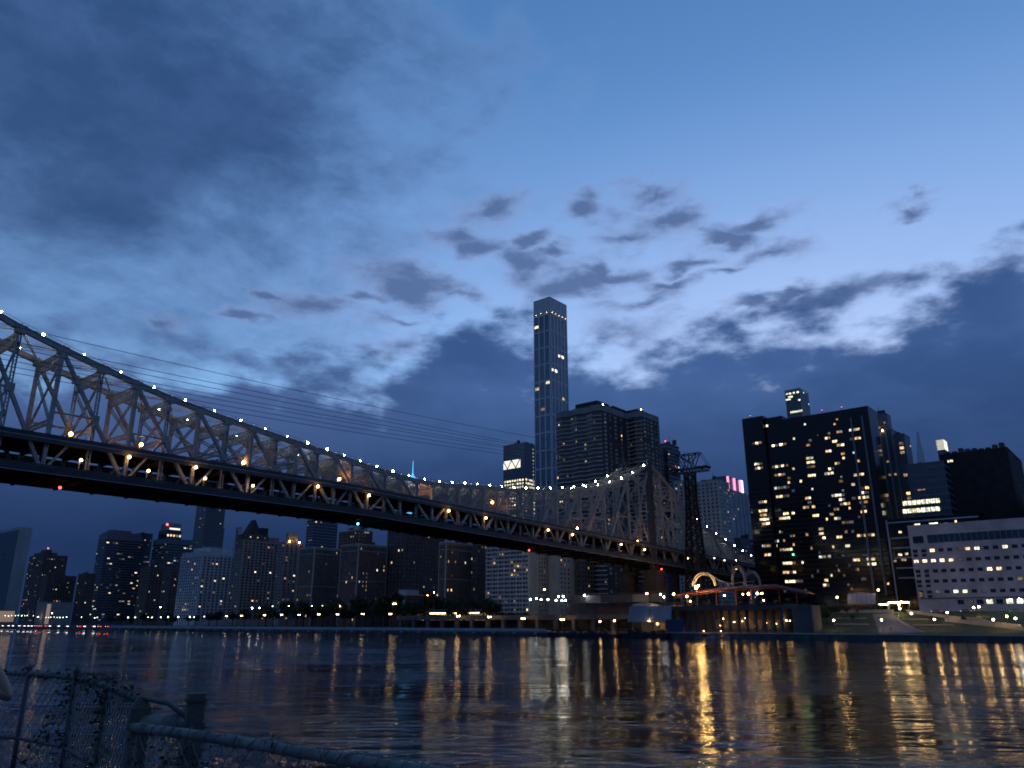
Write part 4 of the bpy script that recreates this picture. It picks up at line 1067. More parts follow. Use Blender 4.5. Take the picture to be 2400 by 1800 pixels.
for (px_, py_, w_) in ((2160, 1148, 10),): strip(B, py_ - 2, py_ + 2, px_ - w_, px_ + w_, 'lit_warm', .32, 2)
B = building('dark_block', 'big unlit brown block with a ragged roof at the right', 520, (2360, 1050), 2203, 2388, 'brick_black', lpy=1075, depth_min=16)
auto(B, .004, 'litonly'); rnd = random.Random(8)
for k in range(9): 
    y = B.a * (.04 + .1 * k); m = MB(); m.box(.6, 6 + rnd.random() * 4, y, y + B.a * .07, B.h + .2, B.h + 1.5 + rnd.random() * 3); m.build('roof_plant', 'brick_dark', B.root)
for (px_, py_) in ((2224, 1081), (2230, 1080), (2233, 1158), (2228, 1141)):
    k, z = on_line(px_, py_, Vector((B.C.x, B.C.y, 0)), -V); put_window(B, 'E', k, z - B.gz, 2.0, 1.8, 'lit_bright', .05)
B = building('corner_block', 'dark block cut by the right edge of the picture', 480, (2440, 1128), 2388, 2480, 'brick_dark'); auto(B, .12, 'lit')
# --- framed glass annex and the long pale laboratory
B = building('glass_annex', 'glass annex with pale floor slabs at the left end of the long laboratory', 455, (2292, 1205), 2078, 2318, 'glass_black', lpy=1226, depth_min=16)
O2 = Vector((B.C.x, B.C.y, 0))
for (px_, py_) in ((2082, 1226), (2090, 1262), (2094, 1285), (2098, 1308), (2103, 1332), (2108, 1355)):
    k1, z_ = on_line(px_, py_, O2, -V); z_ -= B.gz
    m = MB(); m.box(-.8, 0, 0, k1 + .4, z_ - .35, z_ + .35); m.build('floor_slab', 'panel_grey', B.root)
k1, z_ = on_line(2082, 1228, O2, -V); m = MB(); m.box(-.9, 0, k1 + .45, k1 + 1.2, 10, B.h + .3); m.build('end_fin', 'panel_grey', B.root)
for (px_, py_, w_) in ((2110, 1300, 2.4), (2118, 1312, 3), (2098, 1315, 2), (2125, 1298, 2), (2150, 1230, 3.4), (2188, 1228, 5), (2218, 1228, 2.5), (2228, 1229, 1.6), (2240, 1222, 1.2), (2110, 1247, 2)):
    k_, z_ = on_line(px_, py_, O2, -V); put_window(B, 'E', k_, z_ - B.gz, w_, 1.6, 'lit_warm' if w_ < 3.2 else 'lit_bright', .05)
B = building('long_laboratory', 'long pale panelled laboratory with rows of small square windows', 405, (2470, 1212), 2128, 2500, 'panel_grey', lpy=1245, depth_min=22)
O2 = Vector((B.C.x, B.C.y, 0)); zt = B.h
kc0 = on_line(2172, 1256, O2, -V)[0]; zc0 = on_line(2172, 1273, O2, -V)[1] - B.gz; zc1 = on_line(2172, 1254, O2, -V)[1] - B.gz
n = 22
for i in range(n):
    y0 = .4 + (kc0 - .4) * i / n; m = MB(); m.box(-.08, 0, y0 + .1, y0 + (kc0 - .4) / n - .1, zc0, zc1); m.build('clerestory_pane', 'glass_teal', B.root)
k_, z_ = on_line(2152, 1265, O2, -V); put_window(B, 'E', k_, z_ - B.gz, 5.6, 4.0, 'glass_dark', .02, 'alu_dark', 1)
lit = {(0, 0): 1, (0, 4): 1, (0, 5): 2, (0, 8): 2, (0, 3): 3, (1, -2): 2, (1, -1): 2, (1, 0): 2, (1, 1): 2, (1, 2): 2, (1, 3): 3, (2, 6): 2, (2, 7): 2, (3, 9): 1, (3, 10): 2, (3, 11): 2, (4, 2): 2, (4, 3): 2, (4, 0): 3, (4, 5): 3}
for j, (rx, ry) in enumerate([(2185, 1290), (2188, 1314), (2192, 1338), (2195, 1362), (2199, 1387)]):
    k0, z_ = on_line(rx, ry, O2, -V)
    for i in range(-2, 14):
        y = k0 - i * 4.42
        if y < 1.5: continue
        pane = {1: 'lit_warm', 2: 'lit_bright', 3: 'lit_dim'}.get(lit.get((j, i), 0), 'glass_dark')
        put_window(B, 'E', y, z_ - B.gz, 2.6, 1.9, pane, .02, 'alu_dark', 1)
        if i < 0 and j != 1: put_window(B, 'E', y, z_ - B.gz - 2.4, 2.4, 1.6, 'glass_dark', .02, 'alu_dark', 1)
k0, z_ = on_line(2320, 1410, O2, -V)
for i in range(-3, 8):
    y = k0 - i * 4.6
    if y > 1.5: put_window(B, 'E', y, z_ - B.gz, 3.2, 2.6, 'lit_office' if i in (0, 2, 3, 4) else ('lit_dim' if i == -2 else 'glass_dark'), .02, 'alu_dark', 1)
z_ = on_line(2320, 1402, O2, -V)[1] - B.gz
m = MB(); m.box(-.3, 0, 1, B.a * .98, z_, z_ + .7); m.build('base_course', 'concrete_dark', B.root)

# ------------------------------------------------------------------ tram pylon and cables
TP = at(1632, 1338, 478); TP.z = GZ
pyl = thing('tram_pylon', 'black steel lattice tram pylon with wide cable arms at its head', 'pylon', TP, TH)
PT = at(1622, 1108, 478).z - GZ; PB = 0.0
def psz(f): return 6.6 - (6.6 - 2.5) * (min(1, f / .8)) ** .8
LEV = 15
for cx, cy_ in ((-1, -1), (1, -1), (1, 1), (-1, 1)):
    m = MB()
    for k in range(LEV):
        f0, f1 = k / LEV, (k + 1) / LEV
        m.bar((cx * psz(f0), cy_ * psz(f0), PT * f0), (cx * psz(f1), cy_ * psz(f1), PT * f1), 1.0, 1.0)
    m.build('leg', 'steel_black', pyl)
for (ax, ay, bx, by) in ((-1, -1, 1, -1), (1, -1, 1, 1), (1, 1, -1, 1), (-1, 1, -1, -1)):
    for k in range(LEV):
        f0, f1 = k / LEV, (k + 1) / LEV; s0, s1 = psz(f0), psz(f1); m = MB()
        m.bar((ax * s0, ay * s0, PT * f0), (bx * s1, by * s1, PT * f1), .55, .55); m.bar((bx * s0, by * s0, PT * f0), (ax * s1, ay * s1, PT * f1), .55, .55)
        m.bar((ax * s1, ay * s1, PT * f1), (bx * s1, by * s1, PT * f1), .55, .55)
        m.build('cross_brace', 'steel_black', pyl)
m = MB()
for dx in (-1.8, 1.8):
    m.lattice((dx, -13, PT + 1.2), (dx, 13, PT + 1.2), (0, 0, 2.4), 12, .5, .28, True)
for y in np.linspace(-13, 13, 9): m.bar((-3.2, y, PT + 2.4), (3.2, y, PT + 2.4), .6, .6)
m.build('cable_arm', 'steel_black', pyl)
for y in (-11.5, -7, 7, 11.5):
    m = MB()
    for k in range(8):
        a0, a1 = -4.2 + k * 1.05, -4.2 + (k + 1) * 1.05
        m.bar((a0, y, PT + 2.9 - .045 * a0 * a0), (a1, y, PT + 2.9 - .045 * a1 * a1), 1.1, .9)
    m.build('cable_saddle', 'steel_black', pyl)
m = MB(); HT = PT + 11.5
for cx in (-2.2, 2.2):
    for cy0, cy1 in ((-2.4, -6.5), (2.4, 6.5), (-2.4, -1), (2.4, 1)): m.bar((cx, cy0, PT + 2.4), (cx, cy1, HT), .45, .45)
    m.bar((cx, -8, HT), (cx, 8, HT), .5, .5); m.bar((cx, -13, PT + 3), (cx, -8, HT), .25, .25); m.bar((cx, 13, PT + 3), (cx, 8, HT), .25, .25)
    m.bar((cx, -6.5, HT), (cx, 1, PT + 6), .34, .34); m.bar((cx, 6.5, HT), (cx, -1, PT + 6), .5, .5)
for y in (-8, -4, 0, 4, 8): m.bar((-2.2, y, HT), (2.2, y, HT), .5, .5)
m.bar((0, 6, HT), (0, 6, HT + 2.6), .9, .5); m.bar((0, 3, HT), (0, 3, HT + 1.4), .5, .5)
m.build('head_frame', 'steel_black', pyl)
inst('beacon', lamp_mesh('bulb_red', .28, 'bulb_red'), pyl, (0, -2, HT + .5))
qT = (TP - T).dot(V); sT = -(TP - T).dot(U)
CABS = [(-11.5, [(58, 771), (700, 916), (1253, 1025)]), (-7.5, [(202, 836), (700, 938), (1177, 1032)]), (-6.5, [(202, 850), (700, 949), (1177, 1037)]), (-1, [(202, 868), (700, 961.5), (1177, 1044)]),
        (6.5, [(202, 879), (700, 970), (1177, 1048)]), (7.5, [(202, 892), (700, 981), (1177, 1056)]), (11.5, [(202, 905), (700, 992), (1177, 1064)])]
for i, (dq, pts) in enumerate(CABS):
    q = qT - dq * .4; a = [bridge_at(px, py, q) for px, py in pts]
    cf = np.polyfit([p[0] for p in a], [p[1] for p in a], 2)
    ztop = GZ + (HT if i == 0 else PT + 3)
    pl_ = []
    for s in list(np.linspace(430, 20, 30)) + [sT]:
        z = float(np.polyval(cf, s)); f = max(0, min(1, (150 - s) / (150 - sT))); z = z * (1 - f * f) + ztop * f * f
        pl_.append(BP(s, q, z))
    m = MB(); m.tube(pl_, .085, 5)
    tag(m.build('tram_cable', 'cable'), ['uppermost thin black tram cable over the bridge'] [0] if i == 0 else '%s thin black tram cable counted down from the top one' % ordn(i), 'cable', 'tram cables above the bridge')
    pe = [BP(sT, q, ztop), BP(sT - 60, q, ztop - 14), BP(sT - 150, q, ztop - 42)]

# ------------------------------------------------------------------ trees
TREES = []
def make_tree_meshes(seed, h, rx, nleaf=620, leafs=.75, mats='leaves_dark'):
    rnd = random.Random(seed); m = MB()
    th = h * .42
    m.tube([(0, 0, 0), (.1, .05, th * .5), (.05, -.1, th), (0, 0, h * .75)], [h * .035, h * .028, h * .022, h * .008], 7)
    limbs = []
    for k in range(7):
        a = k * 2.4 + rnd.random(); zz = th * (.75 + .5 * rnd.random()); e = Vector((math.cos(a) * rx * .62, math.sin(a) * rx * .62, zz + h * (.16 + .2 * rnd.random())))
        m.tube([(0, 0, zz), e * .5 + Vector((0, 0, zz * .5 + .3)), e], [h * .016, h * .011, h * .004], 5); limbs.append(e)
    trunk = m.mesh('trunk', 'bark')
    m = MB(); blobs = [(e, rx * (.32 + .22 * rnd.random())) for e in limbs] + [(Vector((rnd.uniform(-.4, .4) * rx, rnd.uniform(-.4, .4) * rx, h * rnd.uniform(.55, .92))), rx * rnd.uniform(.28, .5)) for _ in range(9)]
    for _ in range(nleaf):
        c, r = rnd.choice(blobs)
        d = Vector((rnd.gauss(0, 1), rnd.gauss(0, 1), rnd.gauss(0, .8))).normalized() * r * (rnd.random() ** .45)
        p = c + d; s = leafs * rnd.uniform(.5, 1.2)
        x = Vector((rnd.gauss(0, 1), rnd.gauss(0, 1), rnd.gauss(0, 1))).normalized(); y = x.cross(Vector((rnd.gauss(0, 1), rnd.gauss(0, 1), rnd.gauss(0, 1)))).normalized()
        m.quad(p - x * s * .5, p + y * s * .32 - x * s * .1, p + x * s * .5, p - y * s * .32 + x * s * .1)
    return trunk, m.mesh('crown', mats)
TM = [make_tree_meshes(11 + k, 11, 4.6, 1500, 1.0) for k in range(4)] + [make_tree_meshes(31 + k, 7, 3.2, 1100, .7, 'leaves') for k in range(3)]
def tree(p, k, sc_, rz, label, group):
    o = thing('riverside_tree', label, 'tree', p, rz, group)
    for nm, me in zip(('trunk', 'crown'), TM[k]): inst(nm, me, o, (0, 0, 0), 0, (sc_, sc_, sc_))
    return o
rnd = random.Random(77)
tl = []
for px_ in list(range(255, 560, 26)): tl.append((px_ + rnd.uniform(-8, 8), rnd.uniform(24, 40), rnd.uniform(.8, 1.3)))
for px_ in range(580, 900, 22): tl.append((px_ + rnd.uniform(-8, 8), rnd.uniform(24, 44), rnd.uniform(1.3, 2.1)))
for px_ in range(905, 1150, 17): tl.append((px_ + rnd.uniform(-6, 6), rnd.uniform(26, 50), rnd.uniform(1.4, 2.3)))
for px_ in (1165, 1182, 1200, 1216, 1232): tl.append((px_, rnd.uniform(40, 52), .9))
tl.sort()
for i, (px_, w, s_) in enumerate(tl):
    t, z = shore(px_, 1458, w)
    tree(SH(t, w, GZ), i % 4, s_, rnd.uniform(0, 6), '%s dark leafy tree from the left along the far shore' % ordn(i), 'dark trees along the far shore')

# ------------------------------------------------------------------ far shore: esplanade, lamps, road, cars
def polyline_ribbon(pts, w, z0, z1):
    m = MB()
    for a, b in zip(pts[:-1], pts[1:]):
        a, b = Vector(a), Vector(b); d = (b - a).normalized(); n = Vector((d.y, -d.x, 0)) * (w / 2)
        m.hexa([a - n + Vector((0, 0, z0)), a + n + Vector((0, 0, z0)), b + n + Vector((0, 0, z0)), b - n + Vector((0, 0, z0)), a - n + Vector((0, 0, z1)), a + n + Vector((0, 0, z1)), b + n + Vector((0, 0, z1)), b - n + Vector((0, 0, z1))])
    return m
EW = -16.0
ex0, _ = shore(262, 1463, EW); ex1, _ = shore(1284, 1477, EW)
espl = thing('floating_walkway', 'long pale painted walkway on stub piles along the far shore', 'walkway', SH(ex1, EW, 0), TH)
nseg = 34; WZ = 3.4
def wave(f): return SH(ex0 + (ex1 - ex0) * f, EW + 2.2 * math.sin(f * 9.0), 0)
for k in range(nseg):
    a, b = wave(k / nseg), wave((k + 1) / nseg - .0006)
    polyline_ribbon([a, b], 5.0, WZ - .45, WZ).build('deck_panel', 'pier_paint', espl, world=True)
    polyline_ribbon([a - U * 2.62, b - U * 2.62], .2, WZ - .35, WZ + .95).build('side_girder', 'pier_paint', espl, world=True)
    polyline_ribbon([a - U * 2.5, b - U * 2.5], .2, WZ - 1.15, WZ - .47).build('edge_beam', 'concrete', espl, world=True)
    m = MB(); c = wave((k + .5) / nseg); m.hexa([c - U * 2.4 + V * dx + U * dy + Vector((0, 0, z_)) for z_ in (WZ - 2.0, WZ - 1.27) for dx, dy in ((-.7, -.4), (.7, -.4), (.7, .8), (-.7, .8))]); m.build('corbel', 'pier_paint', espl, world=True)
    m = MB(); m.tube([c - U * 1.6 + Vector((0, 0, -2)), c - U * 1.6 + Vector((0, 0, WZ - .5))], .5, 8); m.tube([c + U * 1.8 + Vector((0, 0, -2)), c + U * 1.8 + Vector((0, 0, WZ - .5))], .5, 8); m.build('pile', 'concrete_dark', espl, world=True)
# lamps
def lamp(kind, p, h, matn, r, label, group, arm=1.0, face=0.0):
    o = thing('street_lamp', label, 'lamp', p, TH, group)
    m = MB(); m.tube([(0, 0, 0), (0, 0, h * .3), (0, 0, h)], [.13, .10, .07], 6); m.tube([(0, 0, 0), (0, 0, .5)], .22, 8)
    if kind == 'twin':
        m.bar((0, -arm, h), (0, arm, h), .09, .09); po = m.build('post', 'galvanised', o)
        for sg in (-1, 1):
            mm = MB(); mm.tube([(0, sg * arm, h), (0, sg * arm, h + .25)], .12, 6); mm.build('lamp_holder', 'galvanised', po)
            inst('globe', lamp_mesh(matn, r, matn), po, (0, sg * arm, h + .2 + r))
    elif kind == 'arm':
        m.tube([(0, 0, h), (0, -arm * .25, h + .7), (0, -arm, h + .8)], .07, 6); po = m.build('post', 'galvanised', o)
        mm = MB(); mm.box(-.25, .25, -arm - .5, -arm + .5, h + .78, h + 1.0); mm.build('lamp_hood', 'steel_dark', po)
        inst('bulb', lamp_mesh(matn, r, matn), po, (0, -arm, h + .75 - r * .4))
    else:
        po = m.build('post', 'galvanised', o)
        mm = MB(); mm.tube([(0, 0, h), (0, 0, h + .2)], .14, 6); mm.build('lamp_holder', 'galvanised', po)
        inst('globe', lamp_mesh(matn, r, matn), po, (0, 0, h + .15 + r))
    return o
def lamp_px(kind, px, py, w, matn, r, label, group, base=None, arm=1.0):
    t, z = shore(px, py, w); base = GZ if base is None else base
    h = max(2.2, z - base - .2 - (r if kind != 'arm' else .5))
    return lamp(kind, SH(t, w, base), h, matn, r, label, group, arm)
G1 = 'twin lamps on the far esplanade'
for i, (px, py) in enumerate([(531, 1444), (566, 1443), (620, 1442), (660, 1441), (701, 1441), (747, 1440), (791, 1440), (850, 1439), (915, 1439), (1074, 1444), (1147, 1446), (1226, 1450), (1318, 1452)]):
    lamp_px('twin', px, py, 8, 'bulb_dim' if px < 1000 else 'bulb_warm', .34, '%s twin-globed esplanade lamp from the left, behind the pale walkway' % ordn(i), G1, QZ)
for i, (px, py) in enumerate([(1403, 1456), (1437, 1454)]): lamp_px('arm', px, py, 4, 'bulb_warm', .42, ['bent-arm lamp above the dark barge', 'bent-arm lamp left of the pale screened shed'][i], 'bent-arm lamps on the quay', QZ)
for i, (px, py) in enumerate([(300, 1447), (317, 1447), (347, 1446.5), (356, 1447), (377, 1446.5), (394, 1446), (418, 1446), (445, 1446), (455, 1446), (479, 1445)]):
    lamp_px('ball', px, py, 20, 'bulb_green', rnd.choice((.4, .5, .6)), '%s lamp from the left in the pale green row beyond the walkway' % ordn(i), 'pale lamps along the far road')
for i, (px, py) in enumerate([(12, 1443), (20, 1443.5), (27, 1443), (36, 1443), (43, 1442.5), (51, 1443), (58, 1443), (64, 1442.5), (78, 1443), (108, 1447), (114, 1447), (119, 1446.5), (127, 1446), (134, 1447), (140, 1447), (148, 1447), (156, 1446), (191, 1446.5), (222, 1448), (228, 1447)]):
    lamp_px('ball', px, py, 30, 'bulb_green', rnd.choice((.34, .42, .5)), '%s of the tiny green-white lamps at the far left shore' % ordn(i), 'tiny lamps at the far left')
for i, (px, py, mt_) in enumerate([(89, 1446, 'bulb_dim'), (122, 1437, 'bulb_dim'), (376, 1423, 'bulb_dim')]): lamp_px('ball', px, py, 45, mt_, .6, ['large pale lamp amid the tiny lamps at far left', 'white lamp before the low lit hall', 'lamp high above the pale green row'][i], 'taller lamps at the far left')
for i, (px, py, mt_) in enumerate([(591, 1425, 'bulb_cool'), (608, 1425, 'bulb_cool'), (639, 1421, 'bulb_dim'), (677, 1420, 'bulb_dim'), (731, 1420, 'bulb_dim'), (755, 1419, 'bulb_green'), (778, 1420, 'bulb_sodium'), (797, 1420.5, 'bulb_sodium'), (922, 1415, 'bulb_dim'), (927, 1415, 'bulb_dim'), (1002, 1395, 'bulb_sodium'), (1017, 1388, 'bulb_warm')]):
    lamp_px('ball', px, py, 24, mt_, rnd.choice((.3, .38, .46)), '%s lamp from the left in the high row among the shore trees' % ordn(i), 'lamps among the shore trees')
for i, (px, py) in enumerate([(1243, 1405), (1257, 1403), (1268, 1405), (1284, 1405), (1303, 1407), (1309, 1398), (1317, 1407), (1320, 1398), (1326, 1407)]):
    lamp_px('ball', px, py, 30, 'bulb_cool', .46, '%s floodlight from the left at the foot of the beige apartment walls' % ordn(i), 'floodlights below the beige walls')
lamp_px('arm', 1267, 1381, 26, 'bulb_yellow', .55, 'tall curved-arm lamp lighting the beige wall', 'x', None, 3.2).pop('group', None)
for i, (px, py, mt_, r_) in enumerate([(1370, 1395, 'bulb_cool', .42), (1516, 1391, 'bulb_warm', .42), (1548, 1393, 'bulb_cool', .36), (1556, 1399, 'bulb_cool', .36), (1579, 1392, 'bulb_warm', .46), (1610, 1397.6, 'bulb_warm', .42), (1618, 1409, 'bulb_warm', .3)]):
    lamp_px('ball', px, py, 12 if px > 1500 else 22, mt_, r_, '%s lamp from the left on the terrace road beside the bridge pier' % ordn(i), 'lamps on the terrace road', 12.0)
# viaduct
t0, _ = shore(930, 1448, 14); t1, _ = shore(1472, 1450, 14)
via = thing('road_viaduct', 'low dark concrete road viaduct on square columns along the far shore', 'viaduct', SH(t0, 14, 0), TH)
za = shore(1300, 1441, 14)[1]; zb = shore(1300, 1452, 14)[1]
n = 14
for k in range(n):
    a, b = t0 + (t1 - t0) * k / n, t0 + (t1 - t0) * (k + 1) / n - .05
    m = MB(); m.hexa([SH(t_, w_, z_) for z_ in (zb, zb + .9) for t_, w_ in ((a, 14), (b, 14), (b, 30), (a, 30))]); m.build('deck_girder', 'concrete_dark', via, world=True)
    m = MB(); m.hexa([SH(t_, w_, z_) for z_ in (zb + .9, za) for t_, w_ in ((a, 14), (b, 14), (b, 14.3), (a, 14.3))]); m.build('parapet', 'concrete_dark', via, world=True)
    m = MB(); c = a + 2; m.hexa([SH(t_, w_, z_) for z_ in (QZ, zb - .02) for t_, w_ in ((c, 14.4), (c + 2.2, 14.4), (c + 2.2, 17), (c, 17))]); m.build('column', 'concrete_dark', via, world=True)
m = MB(); m.hexa([SH(t_, w_, z_) for z_ in (QZ, zb - .3) for t_, w_ in ((t0, 29), (t1, 29), (t1, 30), (t0, 30))]); m.build('back_wall', 'concrete_dark', via, world=True)
# lit tunnel canopy
can = thing('lit_underpass', 'underpass mouth with a broken line of yellow tube lights', 'underpass', SH(t0, 31, 0), TH)
tA, zA = shore(945, 1438, 30.5); tB, zB = shore(1130, 1433, 30.5)
m = MB(); m.hexa([SH(t_, w_, z_) for z_ in (zA + .3, zA + 2.5) for t_, w_ in ((tA, 30.2), (tB, 30.2), (tB, 44), (tA, 44))]); m.build('roof_slab', 'concrete_dark', can, world=True)
m = MB(); m.hexa([SH(t_, w_, z_) for z_ in (GZ, zA + .25) for t_, w_ in ((tA, 40), (tB, 40), (tB, 44), (tA, 44))]); m.build('back_wall', 'cream', can, world=True)
for (a, b) in ((952, 962), (966, 990), (1008, 1030), (1032, 1045), (1063, 1078), (1080, 1086), (1090, 1104), (1106, 1112), (1114, 1122)):
    ka, z_ = shore(a, 1436, 31); kb, _ = shore(b, 1436, 31)
    m = MB(); m.bar(SH(ka, 31, zA - .1), SH(kb, 31, zA - .1), .5, .5); m.build('tube_light', 'strip', can, world=True)
# cars on the shore road
def car_meshes(paint):
    m = MB()
    prof = [(-2.2, .45), (-2.25, .85), (-1.5, 1.0), (-.95, 1.5), (.75, 1.5), (1.45, .98), (2.15, .85), (2.2, .45)]
    for (x0, z0), (x1, z1) in zip(prof[:-1], prof[1:]): m.quad((x0, -.9, z0), (x1, -.9, z1), (x1, .9, z1), (x0, .9, z0))
    i = len(m.v); m.quad(*[(x, -.9, z) for x, z in prof][::-1]); m.quad(*[(x, .9, z) for x, z in prof]); m.quad((-2.2, -.9, .45), (-2.2, .9, .45), (2.2, .9, .45), (2.2, -.9, .45))
    body = m.mesh('body', paint)
    m = MB()
    for y in (-.905, .905): m.quad((-.85, y, 1.02), (.95, y, 1.02), (.6, y, 1.42), (-.8, y, 1.42))
    glass = m.mesh('side_window', 'glass_dark')
    m = MB(); 
    for k in range(12):
        a, b = 2 * math.pi * k / 12, 2 * math.pi * (k + 1) / 12
        m.quad((math.cos(a) * .33, -.1, math.sin(a) * .33), (math.cos(b) * .33, -.1, math.sin(b) * .33), (math.cos(b) * .33, .1, math.sin(b) * .33), (math.cos(a) * .33, .1, math.sin(a) * .33))
    m.quad(*[(math.cos(2 * math.pi * k / 12) * .33, -.1, math.sin(2 * math.pi * k / 12) * .33) for k in range(12)])
    return body, glass, m.mesh('wheel', 'tyre')
CM = {p: car_meshes(p) for p in ('car_dark', 'car_silver', 'car_yellow')}
def car(px, py, w, paint, front, label, r=.34, base=QZ, group='cars on the far shore road', both=False):
    t, z = shore(px, py, w)
    # front=True: driving towards the right of the picture, headlights show
    o = thing('car', label, 'car', SH(t, w, base), TH - math.pi / 2 if front else TH + math.pi / 2, group)
    b, g_, wh = CM[paint]
    inst('body', b, o); inst('side_window', g_, o)
    for x in (-1.4, 1.4):
        for y in (-.85, .85): inst('wheel', wh, o, (x, y, .33))
    for y in (-.62, .62):
        inst('headlight', lamp_mesh('headlight', r, 'headlight'), o, (2.2, y, .75), 0, (.5, 1, .8))
        inst('taillight', lamp_mesh('taillight', r * .9, 'taillight'), o, (-2.2, y, .8), 0, (.5, 1, .8))
carspec = [(6, 1461, 1, 'car_silver'), (20, 1461, 1, 'car_dark'), (30, 1461, 1, 'car_silver'), (45, 1461, 1, 'car_dark'), (57, 1461, 1, 'car_silver'), (66, 1461, 1, 'car_dark'), (74, 1461, 1, 'car_dark'), (86, 1461.5, 0, 'car_dark'), (96, 1461.5, 0, 'car_yellow'), (110, 1462, 0, 'car_dark'),
           (116, 1462, 1, 'car_dark'), (137, 1463, 1, 'car_silver'), (157, 1464, 1, 'car_dark'), (186, 1463, 0, 'car_dark'), (197, 1463, 1, 'car_dark'), (220, 1462, 1, 'car_silver'), (234, 1463, 0, 'car_dark'), (252, 1463, 0, 'car_dark')]
for i, (px, py, fr, pt) in enumerate(carspec):
    car(px, py, 2.0 + (i % 2) * 4, pt, fr, '%s car from the left in the queue on the far left shore road' % ordn(i), .45, QZ)
for i, (px, base) in enumerate([(1220, None), (1385, None), (1424, None)]):
    car(px, 1440, 20, 'car_dark', 0, '%s car from the left crossing the low viaduct' % ordn(i), .35, zb + .92, 'cars on the low viaduct')

# ------------------------------------------------------------------ terrace by the bridge foot
tA, _ = shore(1338, 1400, 24); tB, _ = shore(1560, 1400, 24); zt0 = shore(1440, 1394, 24)[1]
rw = thing('retaining_wall', 'long grey blue parapet wall above the viaduct beside the bridge pier', 'wall', SH(tA, 24, 0), TH)
n = 6
for k in range(n):
    a, b = tA + (tB - tA) * k / n, tA + (tB - tA) * (k + 1) / n - .12
    m = MB(); m.hexa([SH(t_, w_, z_) for z_ in (zt0 - 4.4, zt0) for t_, w_ in ((a, 24), (b, 24), (b, 24.5), (a, 24.5))]); m.build('wall_panel', 'concrete' if k in (1, 4) else 'concrete_dark', rw, world=True)
m = MB(); m.hexa([SH(t_, w_, z_) for z_ in (zb + 1.0, zt0 - 4.45) for t_, w_ in ((tA - 8, 30.5), (tB, 30.5), (tB, 60), (tA - 8, 60))]); m.build('lower_wall', 'brick_dark', rw, world=True)
m = MB(); m.tube([SH(tA, 24.2, zt0 + .9), SH(tB, 24.2, zt0 + .9)], .06, 5)
for k in range(25): t_ = tA + (tB - tA) * k / 24; m.tube([SH(t_, 24.2, zt0), SH(t_, 24.2, zt0 + .9)], .05, 4)
m.build('railing', 'galvanised', rw, world=True)
# screened shed
tA, _ = shore(1470, 1440, 2); tB, _ = shore(1571, 1440, 2); z0, z1 = shore(1520, 1458, 2)[1], shore(1520, 1421, 2)[1]
sh = thing('screened_shed', 'pale grey screened transfer shed open below, on the quay', 'shed', SH(tA, 2, QZ), TH)
for k in range(2):
    a, b = tA + (tB - tA) * k / 2, tA + (tB - tA) * (k + 1) / 2 - .15
    m = MB(); m.hexa([SH(t_, w_, z_) for z_, dw in ((z0, 0.0), (z1, 1.5)) for t_, w_ in ((a + dw * .6, 2 + dw), (b + dw * .2, 2 + dw), (b + dw * .2, 3 + dw), (a + dw * .6, 3 + dw))]); m.build('screen_panel', 'concrete_pale', sh, world=True)
m = MB(); m.hexa([SH(t_, w_, z_) for z_ in (z1 - .4, z1 + .2) for t_, w_ in ((tA + 1, 4.6), (tB, 4.6), (tB, 17), (tA + 1, 17))]); m.build('roof', 'concrete', sh, world=True)
m = MB(); m.hexa([SH(t_, w_, z_) for z_ in (QZ, z1 - .5) for t_, w_ in ((tA + 1, 15), (tB, 15), (tB, 17), (tA + 1, 17))]); m.build('back_wall', 'brick_tan', sh, world=True)
for t_ in (tA + 1, (tA + tB) / 2, tB - 1): m = MB(); m.hexa([SH(t_ + dx, 4.8 + dy, z_) for z_ in (QZ, z0 + 2) for dx, dy in ((0, 0), (.8, 0), (.8, .8), (0, .8))]); m.build('post', 'concrete', sh, world=True)
tl_, _ = shore(1541, 1466, 11); inst('work_lamp', lamp_mesh('bulb_yellow', .5, 'bulb_yellow'), sh, WM[sh.name].inverted() @ SH(tl_, 11, QZ + 4.4))
tl_, _ = shore(1521, 1455, 1.4); inst('work_lamp', lamp_mesh('bulb_warm', .2, 'bulb_warm'), sh, WM[sh.name].inverted() @ SH(tl_, 1.4, z0 + .6))
tA, z_ = shore(1484, 1420, 12); tB, _ = shore(1543, 1420, 12)
o = thing('tent_roof', 'low white tent roof behind the pale screened shed', 'tent', SH((tA + tB) / 2, 12, z1 + .25), TH)
m = MB(); L_ = tB - tA
for k in range(8):
    f0, f1 = k / 8, (k + 1) / 8; h0, h1 = 1.9 * math.sin(math.pi * (.12 + .88 * f0)) ** .7, 1.9 * math.sin(math.pi * max(.001, (.12 + .88 * f1)) if f1 < 1 else 3.1) ** .7
    y0, y1 = L_ / 2 - L_ * f0, L_ / 2 - L_ * f1
    m.quad((-2, y0, 0), (-2, y1, 0), (-1.2, y1, h1), (-1.2, y0, h0)); m.quad((-1.2, y0, h0), (-1.2, y1, h1), (3, y1, h1), (3, y0, h0))
m.build('canvas', 'white_metal', o)
